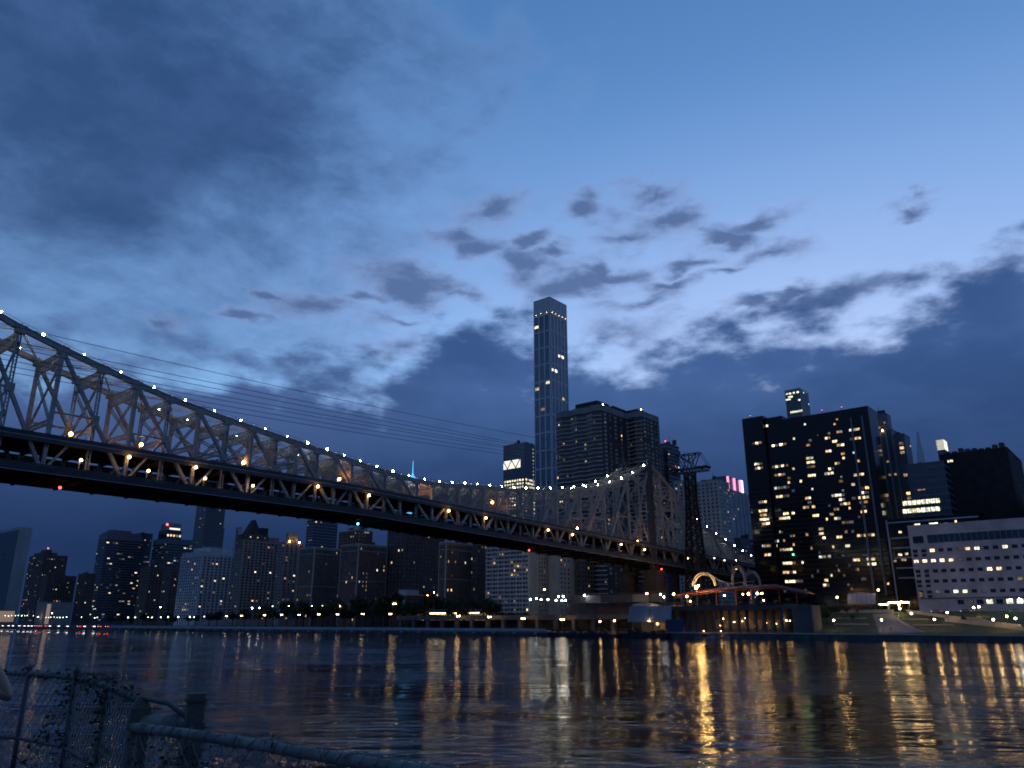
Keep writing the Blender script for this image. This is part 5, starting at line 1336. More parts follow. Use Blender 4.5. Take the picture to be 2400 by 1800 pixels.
# quay clutter: barge, containers, small boats
def barge(px0, px1, w, z1, label, matn='hull'):
    tA, _ = shore(px0, 1480, w); tB, _ = shore(px1, 1480, w)
    o = thing('barge', label, 'barge', SH((tA + tB) / 2, w, 0), TH); L = (tB - tA) / 2
    m = MB(); m.prism([(-4, -L), (4, -L), (4, L), (-4, L)], -.6, z1) if False else m.hexa([(-4, -L + 1.5, -.6), (4, -L + 1.5, -.6), (4, L - 1.5, -.6), (-4, L - 1.5, -.6), (-4.4, -L, z1), (4.4, -L, z1), (4.4, L, z1), (-4.4, L, z1)]); m.build('hull', matn, o)
    m = MB(); m.box(-4.5, 4.5, -L - .1, L + .1, z1, z1 + .25); m.build('rubbing_strake', 'steel_black', o)
    rr = random.Random(px0)
    for k in range(14):
        y = rr.uniform(-L + 1, L - 3); x = rr.uniform(-3, 2); s = rr.uniform(.8, 2.6)
        m = MB(); m.box(x, x + rr.uniform(.8, 2.4), y, y + s, z1 + .26, z1 + .26 + rr.uniform(.5, 2.2)); m.build('deck_gear', rr.choice(['steel_black', 'hull', 'concrete_dark', 'steel_dark']), o)
    for k in range(3):
        y = rr.uniform(-L, L); m = MB(); m.tube([(0, y, z1), (rr.uniform(-.4, .4), y + rr.uniform(-2, 2), z1 + rr.uniform(3, 6))], .1, 5); m.build('derrick', 'steel_black', o)
    return o
barge(1292, 1452, -9, 1.7, 'long dark work barge moored right of the pale walkway end')
barge(1470, 1572, -7, 1.9, 'dark barge moored below the pale screened shed')
tA, _ = shore(1558, 1460, -1); 
for i, (px0, px1, py) in enumerate([(1562, 1600, 1452), (1566, 1603, 1468)]):
    a, z_ = shore(px0, py, 1 - i * 5); b, _ = shore(px1, py, 1 - i * 5)
    o = thing('container', ['blue container stacked behind another on the quay', 'blue container at the quay edge left of the boats'][i], 'container', SH((a + b) / 2, 1 - i * 5, QZ), TH)
    L = (b - a) / 2; m = MB(); m.box(-1.5, 1.5, -L, L, 0, z_ - QZ); m.build('box', 'blue_tarp', o)
    m = MB()
    for k in range(16): y = -L + 2 * L * (k + .5) / 16; m.box(-1.58, -1.5, y - .12, y + .12, .15, z_ - QZ - .15)
    m.build('corrugation', 'blue_tarp', o)
def boat(px, w, L, label):
    t, _ = shore(px, 1484, w); o = thing('motor_boat', label, 'boat', SH(t, w, 0), TH - math.pi / 2)
    m = MB(); st = [(-L / 2, 1.2, .9), (-L * .2, 1.4, .95), (L * .2, 1.2, 1.1), (L / 2, .08, 1.5)]
    for (x0, w0, h0), (x1, w1, h1) in zip(st[:-1], st[1:]):
        for sg in (-1, 1): m.quad((x0, sg * w0, h0), (x1, sg * w1, h1), (x1, sg * w1 * .6, -.3), (x0, sg * w0 * .6, -.3))
        m.quad((x0, -w0, h0), (x1, -w1, h1), (x1, w1, h1), (x0, w0, h0))
    m.quad((-L / 2, -1.2, .9), (-L / 2, 1.2, .9), (-L / 2, .7, -.3), (-L / 2, -.7, -.3)); m.build('hull', 'white_metal', o)
    m = MB(); m.hexa([(-L * .15, -.9, .95), (L * .2, -.8, 1.0), (L * .2, .8, 1.0), (-L * .15, .9, .95), (-L * .1, -.7, 2.1), (L * .08, -.6, 2.1), (L * .08, .6, 2.1), (-L * .1, .7, 2.1)]); m.build('cabin', 'glass_dark', o)
    m = MB(); m.tube([(-L * .05, 0, 2.1), (-L * .05, 0, 3.6)], .05, 5); m.build('mast', 'galvanised', o)
    inst('riding_light', lamp_mesh('bulb_warm', .13, 'bulb_warm'), o, (-L * .05, 0, 3.7))
boat(1652, -9, 10, 'white motor boat moored left of the lit arcade'); boat(1692, -9, 8, 'small white launch moored right of the bigger motor boat')

# arcade with the terrace over it
tA, _ = shore(1572, 1430, 5); tB, _ = shore(1862, 1430, 5); ZT = shore(1720, 1419, 5)[1]; ZC = shore(1720, 1430, 5)[1]
arc = thing('terrace_arcade', 'concrete waterfront terrace on lit columns below the red canopy', 'arcade', SH(tA, 5, QZ), TH)
m = MB(); m.hexa([SH(t_, w_, z_) for z_ in (ZC, ZT) for t_, w_ in ((tA, 3.5), (tB - 9, 3.5), (tB - 9, 45), (tA, 45))]); m.build('terrace_slab', 'concrete_dark', arc, world=True)
m = MB(); m.hexa([SH(t_, w_, z_) for z_ in (QZ + .02, ZC - .02) for t_, w_ in ((tA, 16), (tB, 16), (tB, 17), (tA, 17))]); m.build('back_wall', 'brick_tan', arc, world=True)
m = MB(); m.hexa([SH(t_, w_, z_) for z_ in (QZ + .02, ZT - .4) for t_, w_ in ((tB - 8.9, 4.5), (tB, 4.5), (tB, 15.9), (tB - 8.9, 15.9))]) if False else None
nC = 13
for k in range(nC):
    t_ = tA + 1 + (tB - tA - 12) * k / (nC - 1); m = MB()
    m.hexa([SH(t_ + dx, 5 + dy, z_) for z_ in (QZ + .02, ZC - .02) for dx, dy in ((-.55, 0), (.55, 0), (.55, 1.3), (-.55, 1.3))]); m.build('column', 'concrete_dark', arc, world=True)
    if k < nC - 1 and k > 3:
        t2 = t_ + (tB - tA - 12) / (nC - 1) * .5
        m = MB(); m.hexa([SH(t2 + dx, 15.2 + dy, z_) for z_ in (QZ + 2, QZ + 6.5) for dx, dy in ((-1.3, 0), (1.3, 0), (1.3, .7), (-1.3, .7))]); m.build('back_panel', 'cream', arc, world=True)
for (px, py, w, mt_, r_) in [(1695.6, 1450, 10, 'bulb_warm', .3), (1721, 1458, 9, 'bulb_warm', .36), (1740, 1456, 12, 'bulb_yellow', .45), (1746, 1449, 12, 'bulb_warm', .22), (1770, 1466, 12, 'bulb_yellow', .35), (1797, 1460, 12, 'bulb_yellow', .35), (1820, 1462, 12, 'bulb_yellow', .4), (1688, 1466, 12, 'bulb_yellow', .4), (1650, 1455, 12, 'bulb_yellow', .22), (1843, 1454, 5, 'bulb_warm', .42), (1852, 1455, 4, 'bulb_warm', .4)]:
    t_, z_ = shore(px, py, w); r_ *= .5; inst('wall_lamp', lamp_mesh(mt_, r_, mt_), arc, WM[arc.name].inverted() @ SH(t_, w, max(z_, QZ + 1.2)))
tc0, _ = shore(1831, 1450, 4.5); tc1, _ = shore(1862, 1450, 4.5)
for (a, b) in ((tc0, tc0 + 1.4), (tc1 - .8, tc1 + 9)):
    m = MB(); m.hexa([SH(t_, w_, z_) for z_ in (QZ + .02, ZT - .3) for t_, w_ in ((a, 4), (b, 4), (b, 15.9), (a, 15.9))]); m.build('end_wall', 'concrete_dark', arc, world=True)
m = MB(); m.hexa([SH(t_, w_, z_) for z_ in (ZC + .5, ZT + .5) for t_, w_ in ((tc0 + 1.45, 4.2), (tc1 - .85, 4.2), (tc1 - .85, 15.9), (tc0 + 1.45, 15.9))]); m.build('lintel', 'concrete_dark', arc, world=True)
m = MB(); m.tube([SH(tA, 3.8, ZT + 1.1), SH(tB - 9, 3.8, ZT + 1.1)], .06, 5)
for k in range(40): t_ = tA + (tB - 9 - tA) * k / 39; m.tube([SH(t_, 3.8, ZT), SH(t_, 3.8, ZT + 1.1)], .05, 4)
m.build('railing', 'galvanised', arc, world=True)
# flagged planting on the terrace
# red canopy
W0 = 20.0
def cp(px, py, w=W0):
    t_, z_ = shore(px, py, w); return t_, z_
cano = thing('red_canopy', 'sprawling dark red trussed pavilion roof on slim posts', 'pavilion', SH(cp(1740, 1400)[0], W0, ZT), TH)
prof = [(1590, 1391), (1625, 1385), (1665, 1380), (1705, 1376), (1750, 1374), (1790, 1370.5), (1818, 1369.5), (1850, 1376), (1880, 1382), (1898, 1385.5)]
PRF = [cp(*p) for p in prof]
for (ta, za_), (tb, zb_) in zip(PRF[:-1], PRF[1:]):
    m = MB(); n = 3
    dz = 1.1 + .25 * math.sin(ta)
    m.hexa([SH(ta, W0 - 5, za_ - dz - .12), SH(tb - .05, W0 - 5, zb_ - dz - .12), SH(tb - .05, W0, zb_ - .12), SH(ta, W0, za_ - .12), SH(ta, W0 - 5, za_ - dz), SH(tb - .05, W0 - 5, zb_ - dz), SH(tb - .05, W0, zb_), SH(ta, W0, za_)])
    m.hexa([SH(ta, W0 + .05, za_ - .12), SH(tb - .05, W0 + .05, zb_ - .12), SH(tb - .05, W0 + 9, zb_ - 1.6), SH(ta, W0 + 9, za_ - 1.6), SH(ta, W0 + .05, za_), SH(tb - .05, W0 + .05, zb_), SH(tb - .05, W0 + 9, zb_ - 1.48), SH(ta, W0 + 9, za_ - 1.48)])
    m.build('roof_panel', 'red_paint', cano, world=True)
    m = MB(); m.bar(SH(ta, W0 - 5, za_ - dz - .5), SH(tb, W0 - 5, zb_ - dz - .5), .3, .3); m.lattice(SH(ta, W0 - 5, za_ - dz - 1.0), SH(tb, W0 - 5, zb_ - dz - 1.0), (0, 0, .9), 6, .14, .1); m.build('edge_truss', 'red_paint', cano, world=True)
for px in (1612, 1679, 1725, 1760, 1827, 1867):
    t_, _ = cp(px, 1400); zz = np.interp(t_, [p[0] for p in PRF], [p[1] for p in PRF]) - .3
    m = MB(); m.tube([SH(t_, W0, ZT), SH(t_, W0, float(zz) - .3)], .22, 7); m.bar(SH(t_, W0, float(zz) - 3), SH(t_ + 2.5, W0, float(zz) - .5), .15, .15); m.bar(SH(t_, W0, float(zz) - 3), SH(t_ - 2.5, W0, float(zz) - .5), .15, .15); m.build('post', 'red_paint', cano, world=True)
for (px, py, mt_, r_) in [(1698, 1396, 'bulb_warm', .4), (1741, 1393, 'bulb_warm', .3), (1754, 1392, 'bulb_warm', .52), (1775, 1391, 'bulb_warm', .52), (1785.6, 1391, 'bulb_warm', .42), (1790, 1407, 'bulb_warm', .3)]:
    t_, z_ = cp(px, py, W0 - 2); inst('hanging_lamp', lamp_mesh(mt_, r_, mt_), cano, WM[cano.name].inverted() @ SH(t_, W0 - 2, z_))
t_, z_ = shore(1632, 1377, 9)
o = thing('floodlight_mast', 'dazzling yellow floodlight on a slim mast by the red canopy', 'lamp', SH(t_, 9, ZT), TH)
m = MB(); m.tube([(0, 0, 0), (0, 0, z_ - ZT - .6)], [.18, .1], 7); m.build('mast', 'galvanised', o)
m = MB(); m.bar((0, -1.6, z_ - ZT - .5), (0, 1.2, z_ - ZT - .5), .15, .15); m.build('crossbar', 'galvanised', o)
inst('lamp_head', lamp_mesh('flood', .55, 'flood'), o, (-.4, 0, z_ - ZT)); inst('lamp_head', lamp_mesh('flood', .28, 'flood'), o, (-.4, -1.7, z_ - ZT + .9))
# white looping sculpture
W1 = 17.0
scu = thing('loop_sculpture', 'white ladder-like looping sculpture standing over the red canopy', 'sculpture', SH(cp(1720, 1372, W1)[0], W1, ZT), TH)
def arch(px0, px1, pyb, pyt, skew=0.0, nm='arch'):
    a, zb_ = shore(px0, pyb, W1); b, _ = shore(px1, pyb, W1); _, zt_ = shore((px0 + px1) / 2, pyt, W1)
    m = MB(); n = 22; P0, P1 = [], []
    for k in range(n + 1):
        th = math.pi * k / n; c = (a + b) / 2 - (b - a) / 2 * math.cos(th); hgt = (zt_ - zb_) * math.sin(th) ** .8
        for P_, d in ((P0, 1.0), (P1, .82)):
            P_.append(((a + b) / 2 - (b - a) / 2 * d * math.cos(th), W1 + skew * (k / n - .5) + (0 if d == 1.0 else .3), zb_ + (zt_ - zb_) * d * max(0, math.sin(th)) ** .8))
    for P_ in (P0, P1):
        for dw in (-.45, .45): m.tube([SH(x, w + dw, z) for x, w, z in P_], .15, 5)
    for k in range(n + 1):
        for dw in (-.45, .45): m.bar(SH(P0[k][0], P0[k][1] + dw, P0[k][2]), SH(P1[k][0], P1[k][1] + dw, P1[k][2]), .13, .13)
        m.bar(SH(P0[k][0], P0[k][1] - .45, P0[k][2]), SH(P0[k][0], P0[k][1] + .45, P0[k][2]), .13, .13)
    m.build(nm, 'white_metal', scu, world=True)
arch(1627, 1676, 1374, 1342, 3); arch(1714, 1750, 1371, 1326, -2); arch(1746, 1781, 1372, 1337, 2)
m = MB(); a, za_ = shore(1660, 1345, W1); b, zb_ = shore(1712, 1370, W1)
for dw in (-1.1, 0, 1.1): m.tube([SH(a, W1 + dw, za_), SH((a + b) / 2, W1 + dw, (za_ + zb_) / 2 - .6), SH(b, W1 + dw, zb_)], .16, 5)
for k in range(10): f = k / 9; m.bar(SH(a + (b - a) * f, W1 - 1.1, za_ + (zb_ - za_) * f - .5 * math.sin(math.pi * f)), SH(a + (b - a) * f, W1 + 1.1, za_ + (zb_ - za_) * f - .5 * math.sin(math.pi * f)), .14, .14)
m.build('ramp_ribbon', 'white_metal', scu, world=True)
m = MB(); pts = [(1716, 1368), (1735, 1365), (1768, 1362), (1762, 1371), (1742, 1372), (1730, 1376), (1700, 1380), (1680, 1390)]
m.tube([SH(*(lambda q_: (q_[0], W1 - 1.5, q_[1]))(shore(px, py, W1 - 1.5))) for px, py in pts], .16, 5); m.build('curled_rail', 'white_metal', scu, world=True)

# ------------------------------------------------------------------ park slope at the right
tP0, _ = shore(1862, 1470, 6)
def parkz(w): return QZ + .03 + max(0, w - 5) * .19
def slab(name, quad_, matn, th=.35, kind='structure', parent=None, dz=0.0):
    m = MB(); p = [SH(t_, w, parkz(w) + dz) for t_, w in quad_]; m.hexa([q - Vector((0, 0, th)) for q in p] + p)
    return tag(m.build(name, matn, parent, world=False), kind=kind)
TE = 420
slab('park_ground', [(tP0, 5), (TE, 5), (TE, 60), (tP0, 60)], 'grass', 3.0)
def pt_park(px, py):
    """photo point on the slope"""
    lo, hi = 5.0, 58.0
    for _ in range(40):
        w = (lo + hi) / 2; t_, z_ = shore(px, py, w)
        if z_ > parkz(w): lo = w
        else: hi = w
    return shore(px, py, w)[0], w
ramp = [pt_park(2062, 1488), pt_park(2165, 1483), pt_park(2105, 1450), pt_park(2092, 1437), pt_park(2045, 1440)]
m = MB(); P_ = [SH(t_, w, parkz(w) + .03) for t_, w in ramp]; m.quad(*P_); o = m.build('ramp_path', 'paving'); tag(o, kind='structure')
kerb_pts = [pt_park(2165, 1482), pt_park(2118, 1466), pt_park(2105, 1453), pt_park(2106, 1443)]
m = MB()
for (a, wa), (b, wb) in zip(kerb_pts[:-1], kerb_pts[1:]): m.bar(SH(a, wa, parkz(wa) + .15), SH(b, wb, parkz(wb) + .15), .3, .45)
tag(m.build('kerb', 'concrete_pale'), kind='structure')
walls = [((2120, 1434), (2395, 1473)), ((2215, 1456), (2400, 1478)), ((1958, 1422), (2095, 1436)), ((1958, 1450), (2030, 1450.5)), ((1955, 1464), (2038, 1464.5)), ((2115, 1452), (2178, 1453)), ((2138, 1466), (2235, 1466))]
for i, (a, b) in enumerate(walls):
    (ta, wa), (tb, wb) = pt_park(*a), pt_park(*b)
    o = thing('garden_wall', ['upper long pale park wall slanting down to the right', 'lower pale park wall at the far right', 'pale park wall climbing behind the shrubs', 'upper straight garden wall left of the ramp path', 'lower straight garden wall left of the ramp path', 'short garden wall right of the ramp path', 'low garden wall under the right lawn'][i], 'wall', SH(ta, wa, 0), TH)
    n = 5
    for k in range(n):
        f0, f1 = k / n, (k + 1) / n - .004; t0_, w0_ = ta + (tb - ta) * f0, wa + (wb - wa) * f0; t1_, w1_ = ta + (tb - ta) * f1, wa + (wb - wa) * f1; hh = 1.5 if i in (0, 1, 2) else .55
        m = MB(); m.hexa([SH(t0_, w0_, parkz(w0_) - 1), SH(t1_, w1_, parkz(w1_) - 1), SH(t1_, w1_ + .5, parkz(w1_) - 1), SH(t0_, w0_ + .5, parkz(w0_) - 1), SH(t0_, w0_, parkz(w0_) + hh), SH(t1_, w1_, parkz(w1_) + hh), SH(t1_, w1_ + .5, parkz(w1_) + hh), SH(t0_, w0_ + .5, parkz(w0_) + hh)]); m.build('wall_panel', 'limestone', o, world=True)
# quay edge: coping and fender piles
qe = thing('quay_coping', 'pale coping with dark fender piles along the right quay', 'quay edge', SH(tP0, -6, 0), TH)
t_a = shore(1560, 1484, -6)[0]
for k in range(24):
    a = t_a + k * 8.0; m = MB(); m.hexa([SH(t_, w_, z_) for z_ in (QZ - .1, QZ + .45) for t_, w_ in ((a, -6.3), (a + 7.9, -6.3), (a + 7.9, -5.4), (a, -5.4))]); m.build('coping_block', 'limestone', qe, world=True)
    m = MB(); m.tube([SH(a + 4, -6.8, -2), SH(a + 4, -6.8, QZ - .3)], .4, 8); m.build('fender_pile', 'concrete_dark', qe, world=True)
m = MB()
for zz in (.6, 1.1): m.tube([SH(t_a, -5.2, QZ + zz), SH(t_a + 192, -5.2, QZ + zz)], .04, 4)
for k in range(97): m.tube([SH(t_a + 2 * k, -5.2, QZ), SH(t_a + 2 * k, -5.2, QZ + 1.1)], .035, 4)
m.build('railing', 'galvanised', qe, world=True)
# park lamps
def park_lamp(px, py, matn, r, label, hgt=4.5):
    best = None
    for w in np.linspace(2, 58, 113):
        t_, z_ = shore(px, py, float(w)); d = abs(z_ - max(parkz(w), QZ) - hgt)
        if best is None or d < best[0]: best = (d, float(w), t_, z_)
    _, w, t_, z_ = best; base = max(parkz(w), QZ)
    return lamp('ball', SH(t_, w, base), max(2.0, z_ - base - r - .15), matn, r, label, 'park lamps at the right')
PL = [(1893.6, 1430), (1954, 1454), (1962, 1400), (2066, 1453), (2107, 1418), (2109, 1426), (2113, 1411), (2136, 1438), (2190, 1452), (2220, 1435.5), (2282, 1424), (2294, 1422), (2328, 1452), (2359.5, 1444.5), (2380, 1449.6)]
for i, (px, py) in enumerate(PL): park_lamp(px, py, 'bulb_warm', .40 if i else .46, '%s park lamp from the left on the slope right of the arcade' % ordn(i))
o = lamp_px('arm', 2054, 1382, 62, 'bulb_warm', .4, 'tall bent street lamp beside the pale glass canopy', None, 12)
for i, (px, py) in enumerate([(2363, 1405), (2384, 1404)]): lamp_px('arm', px, py, 68, 'bulb_cool', .55, ['left of the two cold white lamps by the laboratory door', 'right of the two cold white lamps by the laboratory door'][i], 'cold lamps by the laboratory', 12)
# road behind the park: rail, strip lights, canopy, cars
t_0, z_0 = shore(2140, 1432, 61); t_1, _ = shore(2500, 1432, 61)
o = shore_strip('road_shelf', 60.05, 120, parkz(60) - .6, parkz(60) - .6, 'asphalt', tP0, TE)
gr = thing('guard_rail', 'thin pale guard rail along the road above the park', 'rail', SH(t_0, 61, parkz(60) - .6), TH)
zr = z_0
m = MB(); m.bar(SH(t_0, 61, zr), SH(t_1, 61, zr), .12, .35); m.build('rail', 'concrete_pale', gr, world=True)
for k in range(30): tt = t_0 + (t_1 - t_0) * k / 29; m = MB(); m.bar(SH(tt, 61.12, parkz(60) - .6), SH(tt, 61.12, zr), .12, .12); m.build('post', 'galvanised', gr, world=True)
for i, px in enumerate((2194.7, 2264, 2380)): car(px, 1431, 66, 'car_dark', 0, '%s car from the left with red tail lights above the park' % ordn(i), .42, parkz(60) - .59, 'cars on the road above the park')
a, z_ = shore(1988, 1392, 64); b, _ = shore(2054, 1392, 64); zlow = shore(2020, 1416, 64)[1]
o = thing('glass_canopy', 'pale blue curved glass canopy behind the park shrubs', 'canopy', SH((a + b) / 2, 64, zlow), TH); L = (b - a) / 2; hh = z_ - zlow
for k in range(6):
    y0, y1 = L - 2 * L * k / 6 - .06, L - 2 * L * (k + 1) / 6 + .06
    m = MB()
    for j in range(5):
        a0, a1 = math.pi / 2 * j / 5, math.pi / 2 * (j + 1) / 5
        m.quad((-3 * math.cos(a0), y0, hh * math.sin(a0)), (-3 * math.cos(a0), y1, hh * math.sin(a0)), (-3 * math.cos(a1), y1, hh * math.sin(a1)), (-3 * math.cos(a1), y0, hh * math.sin(a1)))
    m.build('glass_panel', 'concrete_pale', o)
m = MB(); 
for k in range(7): y = L - 2 * L * k / 6; m.tube([(-3.05 * math.cos(math.pi / 2 * j / 5), y, hh * 1.01 * math.sin(math.pi / 2 * j / 5)) for j in range(6)], .09, 5)
m.build('rib', 'steel_dark', o)
for i, (p0, p1, py) in enumerate([(2082, 2130, 1412.5), (2060, 2080, 1417)]):
    a, z_ = shore(p0, py, 63); b, _ = shore(p1, py, 63)
    o = thing('strip_light', ['long yellow strip light under the glass annex', 'short yellow strip light beside the glass canopy'][i], 'light', SH((a + b) / 2, 63, z_), TH)
    L = (b - a) / 2; m = MB(); m.box(-.25, .25, -L, L, -.3, .3); m.build('tube', 'strip', o); m = MB(); m.box(-1.2, 3, -L - .5, L + .5, .35, .7); m.build('soffit', 'concrete', o)
    for y in (-L, L): m = MB(); m.box(.5, .8, y - .15, y + .15, -(z_ - parkz(60) + .6), .35); m.build('post', 'concrete', o)
# shrubs and small trees of the park
rnd = random.Random(5)
pts = [(1880, 1462), (1898, 1452), (1915, 1460), (1930, 1448), (1945, 1440), (1905, 1470), (1890, 1444), (1960, 1445), (1985, 1442), (2010, 1440), (1940, 1462), (1870, 1468), (2000, 1456), (2122, 1443), (2135, 1430), (2060, 1428), (2020, 1424), (1990, 1420), (2330, 1466), (2260, 1458)]
pts.sort()
for i, (px, py) in enumerate(pts):
    t_, w = pt_park(px, py); s_ = rnd.uniform(.7, 1.15) if px < 1965 else rnd.uniform(.35, .6)
    o = tree(SH(t_, w, parkz(w) - .1), 4 + i % 3, s_, rnd.uniform(0, 6), '%s small leafy shrub tree from the left on the park slope' % ordn(i), 'shrub trees on the park slope')
# terrace planting
for i in range(9):
    t_ = cp(1620 + i * 28, 1400, 28)[0]
    tree(SH(t_, 28 + (i % 3), ZT), 4 + i % 3, rnd.uniform(.4, .6), rnd.uniform(0, 6), '%s shrub from the left in the shade under the red canopy' % ordn(i), 'shrubs under the red canopy')

# ------------------------------------------------------------------ foreground: chain-link fence, person, hedge
RZ = H - .5                                                          # top rail height
def chain_link(a, b, z0, z1, pitch=.055, r=.0026):
    """woven wire: zigzag strands between a and b"""
    a, b = Vector(a), Vector(b); L = (b - a).length; d = (b - a) / L; n = int(L / pitch); rows = int((z1 - z0) / pitch)
    nrm = Vector((d.y, -d.x, 0)); V_, F_ = [], []
    for k in range(n):
        for sg in (0, 1):
            pts = []
            for j in range(rows + 1):
                off = pitch * (k + .5 + .5 * (-1) ** (j + k))
                pts.append(a + d * min(off, L) + nrm * (.002 if (j + sg) % 2 else -.002) + Vector((0, 0, z0 + (z1 - z0) * j / rows)))
            if sg: continue
            i0 = len(V_)
            for p in pts:
                V_ += [tuple(p + d * r), tuple(p - d * r * .5 + nrm * r), tuple(p - d * r * .5 - nrm * r)]
            for j in range(rows):
                for e in range(3): F_.append((i0 + j * 3 + e, i0 + j * 3 + (e + 1) % 3, i0 + (j + 1) * 3 + (e + 1) % 3, i0 + (j + 1) * 3 + e))
    m = MB(); m.v = V_; m.f = F_; m.mi = [0] * len(F_); return m
def ties(a, b, rail, n, seed):
    rnd = random.Random(seed); a, b = Vector(a), Vector(b); d = (b - a).normalized(); m = MB(); nrm = Vector((d.y, -d.x, 0))
    for k in range(n):
        c = a.lerp(b, (k + rnd.random() * .7) / n); P_ = []
        for j in range(9):
            th = 2 * math.pi * j / 7 + rnd.random(); P_.append(c + d * (.012 * j + rnd.uniform(-.004, .004)) + (nrm * math.cos(th) + Vector((0, 0, math.sin(th)))) * (rail + .006 + (rnd.random() * .018 if j in (0, 8) else 0)))
        m.tube(P_, .0022, 4)
    return m
def leaf_sprigs(pts, n, size, spread, seed):
    rnd = random.Random(seed); m = MB()
    for _ in range(n):
        k = rnd.randrange(len(pts) - 1); c = Vector(pts[k]).lerp(Vector(pts[k + 1]), rnd.random()) + Vector((rnd.gauss(0, 1), rnd.gauss(0, 1), rnd.gauss(0, 1))) * spread
        x = Vector((rnd.gauss(0, 1), rnd.gauss(0, 1), rnd.gauss(0, .7))).normalized(); y = x.cross(Vector((rnd.gauss(0, 1), rnd.gauss(0, 1), rnd.gauss(0, 1)))).normalized(); s = size * rnd.uniform(.5, 1.3)
        m.quad(c - x * s * .5, c + y * s * .3, c + x * s * .5, c - y * s * .3)
    return m
A0 = NB(-7.0, 0, 0); A1 = Vector((-1.88, 4.16, 0))
nf = thing('chain_link_fence', 'nearest chain-link fence section with a thick galvanised top rail', 'fence', (A1.x, A1.y, PZ), 0)
def Z(p, z): return Vector((p.x, p.y, z))
m = MB(); P_ = [Z(A1.lerp(A0, f), RZ + .006 * math.sin(f * 25) - .012 * f * 2.4) for f in np.linspace(0, 1, 40)]; m.tube(P_, .0225, 14); m.build('top_rail', 'galvanised', nf, True, True)
for f in (.006, .085, .165, .25, .33, .5, .7):
    c = A1.lerp(A0, f); c2 = A1.lerp(A0, f + .009); m = MB(); zz = RZ + .006 * math.sin(f * 25) - .012 * f * 2.4; m.tube([Z(c, zz), Z(c2, zz)], .026, 14); m.build('rail_sleeve', 'galvanised', nf, True, True)
for f in (.0, .29, .58, .87):
    c = A1.lerp(A0, f); m = MB(); m.tube([Z(c, PZ - .3), Z(c, RZ - .02)], .026, 12); m.build('post', 'timber', nf, True, True)
m = MB(); m.tube([Z(A1, PZ + .45) + EN * -.02, Z(A0, PZ + .45)], .017, 8); m.build('mid_rail', 'galvanised', nf, True, True)
tag(chain_link(Z(A1, 0), Z(A0, 0), PZ + .05, RZ - .02).build('wire_mesh', 'wire', nf, False, True), kind='stuff')
ties(Z(A1, RZ), Z(A0, RZ - .028), .0225, 108, 4).build('wire_ties', 'wire', nf, True, True)
tag(leaf_sprigs([Z(A1, RZ - .1), Z(A1.lerp(A0, .2), RZ - .15), Z(A1.lerp(A0, .4), RZ - .2)], 500, .03, .06, 3).build('ivy_leaves', 'leaves_dark', nf, False, True), kind='stuff')
C0 = Vector((-2.0, 5.26, 0)); C1 = Vector((-2.45, 5.5, 0))
FP = [C1, Vector((-3.3, 6.75, 0)), Vector((-4.1, 7.75, 0)), Vector((-4.9, 8.35, 0)), Vector((-6.4, 9.0, 0)), Vector((-8.6, 9.7, 0))]
ff = thing('chain_link_fence', 'ivy-grown chain-link fence section curving away at the lower left', 'fence', (C1.x, C1.y, PZ), 0)
m = MB(); m.tube([Z(p, RZ) for p in FP], .02, 12); m.build('top_rail', 'galvanised', ff, True, True)
m = MB(); m.tube([Z(p, PZ + .5) for p in FP], .016, 8); m.build('mid_rail', 'steel_dark', ff, True, True)
for k, p in enumerate(FP[1:-1]):
    m = MB(); m.tube([Z(p, PZ - .3), Z(p, RZ + .05)], .024, 10); m.ball(Z(p, RZ + .06), .032, 8, 6); m.build('post', 'steel_dark', ff, True, True)
for p, q in zip(FP[:-1], FP[1:]):
    tag(chain_link(p, q, PZ + .05, RZ - .01, .06, .0030).build('wire_mesh', 'wire', ff, False, True), kind='stuff')
    ties(Z(p, RZ), Z(q, RZ), .02, 26, int(p.x * 50)).build('wire_ties', 'wire', ff, True, True)
sp = []
for p in FP[1:4]: sp += [Z(p, PZ), Z(p, RZ)]
tag(leaf_sprigs(sp[:2], 320, .05, .04, 8).build('ivy_leaves', 'leaves_dark', ff, False, True), kind='stuff')
tag(leaf_sprigs([Z(p, RZ + .01) for p in FP], 420, .045, .035, 9).build('ivy_leaves', 'leaves_dark', ff, False, True), kind='stuff')
tag(leaf_sprigs([Z(FP[2], PZ + .2), Z(FP[2], RZ), Z(FP[3], PZ)], 300, .055, .05, 10).build('ivy_leaves', 'leaves_dark', ff, False, True), kind='stuff')
gp = thing('gate_post', 'weathered square timber gate post left of the pipe latch', 'post', (C1.x, C1.y, PZ), .5)
m = MB(); m.box(-.06, .06, -.06, .06, -.3, 1.06); m.hexa([(-.06, -.06, 1.06), (.06, -.06, 1.06), (.06, .06, 1.06), (-.06, .06, 1.06), (-.02, -.02, 1.13), (.02, -.02, 1.13), (.02, .02, 1.13), (-.02, .02, 1.13)]); m.build('shaft', 'timber', gp)
for z in (.62, .92): m = MB(); m.box(-.066, .066, -.066, .066, z, z + .05); m.build('strap', 'steel_dark', gp)
gp2 = thing('gate_post', 'weathered square timber gate post right of the pipe latch', 'post', (C0.x, C0.y, PZ), .5)
m = MB(); m.box(-.05, .05, -.05, .05, -.3, 1.17); m.build('shaft', 'timber', gp2)
for z in (.80, .95): m = MB(); m.box(-.06, .06, -.06, .06, z, z + .05); m.build('clamp', 'steel_dark', gp2)
m = MB(); m.box(-.06, .06, -.06, .06, 1.12, 1.14); m.build('cap_plate', 'steel_dark', gp2)
lt = thing('pipe_latch', 'short galvanised pipe latch between the two timber gate posts', 'latch', (C1.x, C1.y, PZ + .93), 0)
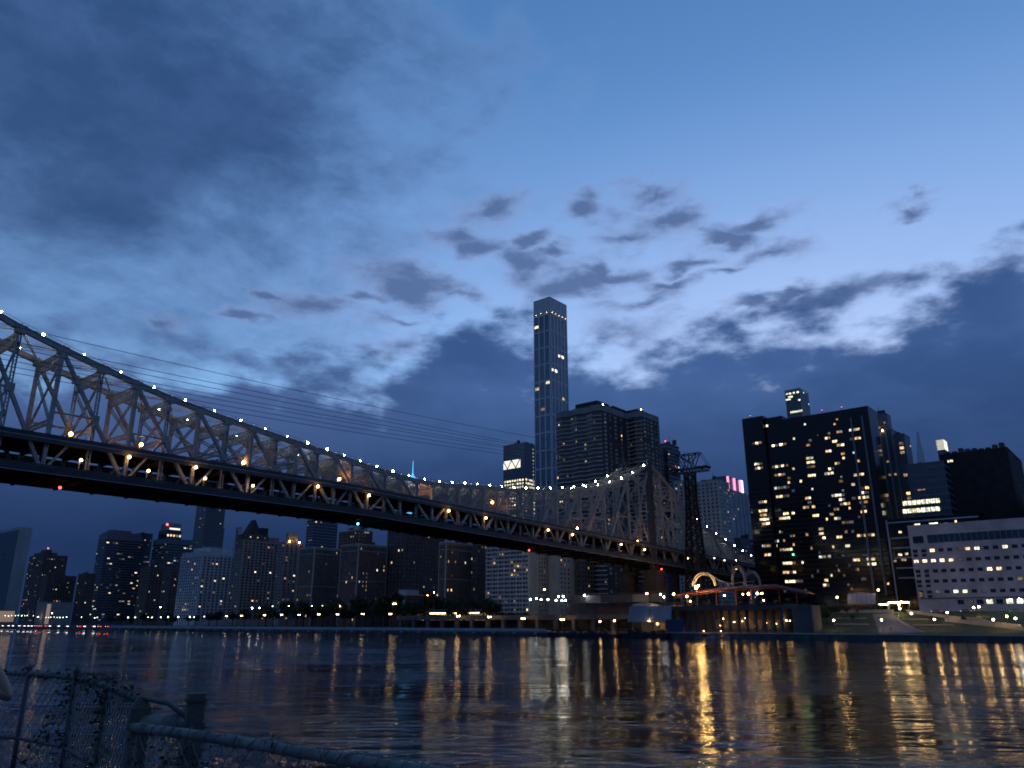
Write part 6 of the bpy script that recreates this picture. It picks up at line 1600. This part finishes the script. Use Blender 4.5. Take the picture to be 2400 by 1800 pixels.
m = MB(); m.tube([Z(C1.lerp(C0, .12), PZ + .97), Z(C1.lerp(C0, .75), PZ + .99)], .05, 14); m.build('pipe', 'galvanised', lt, True, True)
m = MB(); m.tube([Z(C1.lerp(C0, .02), PZ + 1.12), Z(C1.lerp(C0, .5), PZ + 1.1), Z(C1.lerp(C0, .98), PZ + 1.0)], .016, 8); m.build('hook_bar', 'steel_dark', lt, True, True)
tag(chain_link(C1, C0, PZ + .05, PZ + .9, .06, .0030).build('wire_mesh', 'wire', lt, False, True), kind='stuff')

# hedge at the lower left
hd = thing('hedge', 'dark leafy hedge filling the lower left corner', 'hedge', (-3.2, 4.4, PZ), 0)
rnd = random.Random(2); m = MB()
for _ in range(5200):
    a = rnd.random(); c = Vector((-3.05 - a * 2.6, 3.3 + a * 2.1, PZ)) + Vector((rnd.gauss(0, .22), rnd.gauss(0, .22), 0)); hgt = .62 * (1 - .3 * rnd.random() ** 2); c.z += hgt * rnd.random() ** .55
    x = Vector((rnd.gauss(0, 1), rnd.gauss(0, 1), rnd.gauss(0, .7))).normalized(); y = x.cross(Vector((rnd.gauss(0, 1), rnd.gauss(0, 1), rnd.gauss(0, 1)))).normalized(); s = .07 * rnd.uniform(.5, 1.2)
    m.quad(c - x * s * .5, c + y * s * .3, c + x * s * .5, c - y * s * .3)
tag(m.build('foliage', 'leaves_dark', hd, False, True), kind='stuff')
m = MB()
for k in range(14): a = k / 13; p = Vector((-3.05 - a * 2.6, 3.3 + a * 2.1, PZ)); m.tube([p, p + Vector((rnd.uniform(-.15, .15), rnd.uniform(-.15, .15), .5))], [.014, .004], 5)
m.build('stems', 'bark', hd, False, True)

# person at the left edge, leaning towards the fence; only an elbow shows
EL = at(20, 1640, 5.9)
def skinned(name, verts, edges, radii, matn, parent, root=0, sub=2):
    me = bpy.data.meshes.new(name); me.from_pydata([tuple(v) for v in verts], edges, []); me.materials.append(MATS[matn])
    o = bpy.data.objects.new(name, me); link(o, parent)
    md = o.modifiers.new('skin', 'SKIN'); md.use_smooth_shade = True
    for i, r in enumerate(radii): me.skin_vertices[0].data[i].radius = (r, r) if not isinstance(r, tuple) else r
    for i in range(len(verts)): me.skin_vertices[0].data[i].use_root = (i == root)
    sd_ = o.modifiers.new('sub', 'SUBSURF'); sd_.levels = sub; sd_.render_levels = sub
    return o
PX, PY = EL.x - .46, EL.y + .02
pe = thing('person', 'person in dark clothes at the left edge, bare bent elbow showing', 'person', (PX, PY, PZ), 0)
ez = EL.z - PZ
bv = [(0, 0, .95), (0, .0, 1.18), (0, .02, 1.40), (0, .03, 1.52), (0, .05, 1.66),           # pelvis chest neck head
      (.18, .02, 1.41), (EL.x - PX, 0, ez), (.10, -.10, ez + .21), (.06, -.16, ez + .30),      # right arm in view: shoulder elbow wrist hand
      (-.18, .02, 1.41), (-.27, .06, 1.13), (-.12, .28, 1.12), (-.03, .33, 1.13),
      (.10, 0, .90), (.11, .02, .50), (.11, -.02, .09), (.12, .13, .04),
      (-.10, 0, .90), (-.11, .02, .50), (-.11, -.02, .09), (-.12, .13, .04)]
be = [(0, 1), (1, 2), (2, 3), (3, 4), (2, 5), (5, 6), (6, 7), (7, 8), (2, 9), (9, 10), (10, 11), (11, 12), (0, 13), (13, 14), (14, 15), (15, 16), (0, 17), (17, 18), (18, 19), (19, 20)]
br = [.13, .125, .12, .055, .10, .06, .045, .03, .035, .06, .045, .03, .035, .085, .058, .042, .04, .085, .058, .042, .04]
skinned('body', bv, be, br, 'skin', pe)
cv = [(0, 0, .90), (0, 0, 1.18), (0, .02, 1.38), (.19, .02, 1.40), (.19 + .3 * (EL.x - PX - .19), .015, 1.40 + .3 * (ez - 1.40)), (-.19, .02, 1.40), (-.25, .05, 1.24)]
skinned('dark_shirt', cv, [(0, 1), (1, 2), (2, 3), (3, 4), (2, 5), (5, 6)], [.155, .15, .145, .078, .062, .078, .062], 'cloth_dark', pe)
tv = [(0, 0, 1.03), (.10, 0, .86), (.11, .02, .50), (.11, -.02, .12), (-.10, 0, .86), (-.11, .02, .50), (-.11, -.02, .12)]
skinned('trousers', tv, [(0, 1), (1, 2), (2, 3), (0, 4), (4, 5), (5, 6)], [.165, .11, .08, .06, .11, .08, .06], 'cloth_dark', pe)
hv = [(0, .0, 1.74), (0, -.05, 1.66), (0, -.08, 1.52), (.03, -.1, 1.36), (.02, -.1, 1.22)]
skinned('hair', hv, [(0, 1), (1, 2), (2, 3), (3, 4)], [.09, .115, .10, .08, .04], 'hair', pe)

# ------------------------------------------------------------------ people strolling on the far park slope
def stroller(px, py, label, top, leg, yaw, on_quay=False):
    if on_quay: t_, _ = shore(px, py, -3.0); p = SH(t_, -3.0, QZ)
    else:
        t_, w = pt_park(px, py); p = SH(t_, w, parkz(w) + .03)
    o = thing('person', label, 'person', p, yaw, 'people strolling on the far park slope')
    v = [(0, 0, .95), (0, 0, 1.2), (0, .01, 1.42), (0, .02, 1.52), (0, .04, 1.64), (.19, 0, 1.4), (.24, .02, 1.12), (.22, .12, .9), (-.19, 0, 1.4), (-.24, -.02, 1.12), (-.22, .06, .9),
         (.1, 0, .9), (.1, .1, .5), (.1, .08, .08), (.1, .2, .04), (-.1, 0, .9), (-.1, -.06, .5), (-.1, -.2, .1), (-.1, -.1, .04)]
    e = [(0, 1), (1, 2), (2, 3), (3, 4), (2, 5), (5, 6), (6, 7), (2, 8), (8, 9), (9, 10), (0, 11), (11, 12), (12, 13), (13, 14), (0, 15), (15, 16), (16, 17), (17, 18)]
    r = [.14, .13, .13, .055, .1, .06, .045, .035, .06, .045, .035, .085, .06, .045, .04, .085, .06, .045, .04]
    skinned('body', v, e, r, 'skin', o, 0, 1)
    skinned('top', [v[0], v[1], v[2], v[5], v[6], v[8], v[9]], [(0, 1), (1, 2), (2, 3), (3, 4), (2, 5), (5, 6)], [.16, .155, .15, .08, .065, .08, .065], top, o, 0, 1)
    skinned('trousers', [v[0], v[11], v[12], v[13], v[15], v[16], v[17]], [(0, 1), (1, 2), (2, 3), (0, 4), (4, 5), (5, 6)], [.15, .1, .08, .06, .1, .08, .06], leg, o, 0, 1)
    skinned('hair', [(0, .02, 1.72), (0, -.01, 1.66)], [(0, 1)], [.085, .105], 'hair', o, 0, 1)
stroller(2096, 1443, 'person in pale top at the head of the ramp path, left one', 'white_brick', 'cloth_dark', .4)
stroller(2103, 1444, 'person in dark clothes at the head of the ramp path, right one', 'cloth_dark', 'blue_tarp', 2.0)
stroller(2052, 1474, 'person in dark clothes at the foot of the ramp path', 'cloth_dark', 'cloth_dark', 1.2)
stroller(2088, 1478, 'person in blue walking low on the ramp path', 'blue_tarp', 'cloth_dark', 3.0)
stroller(1965, 1480, 'person by the quay railing left of the ramp path', 'concrete', 'cloth_dark', .2, True)
stroller(2155, 1480, 'person by the quay railing right of the ramp path', 'cloth_dark', 'concrete_dark', 5.0, True)
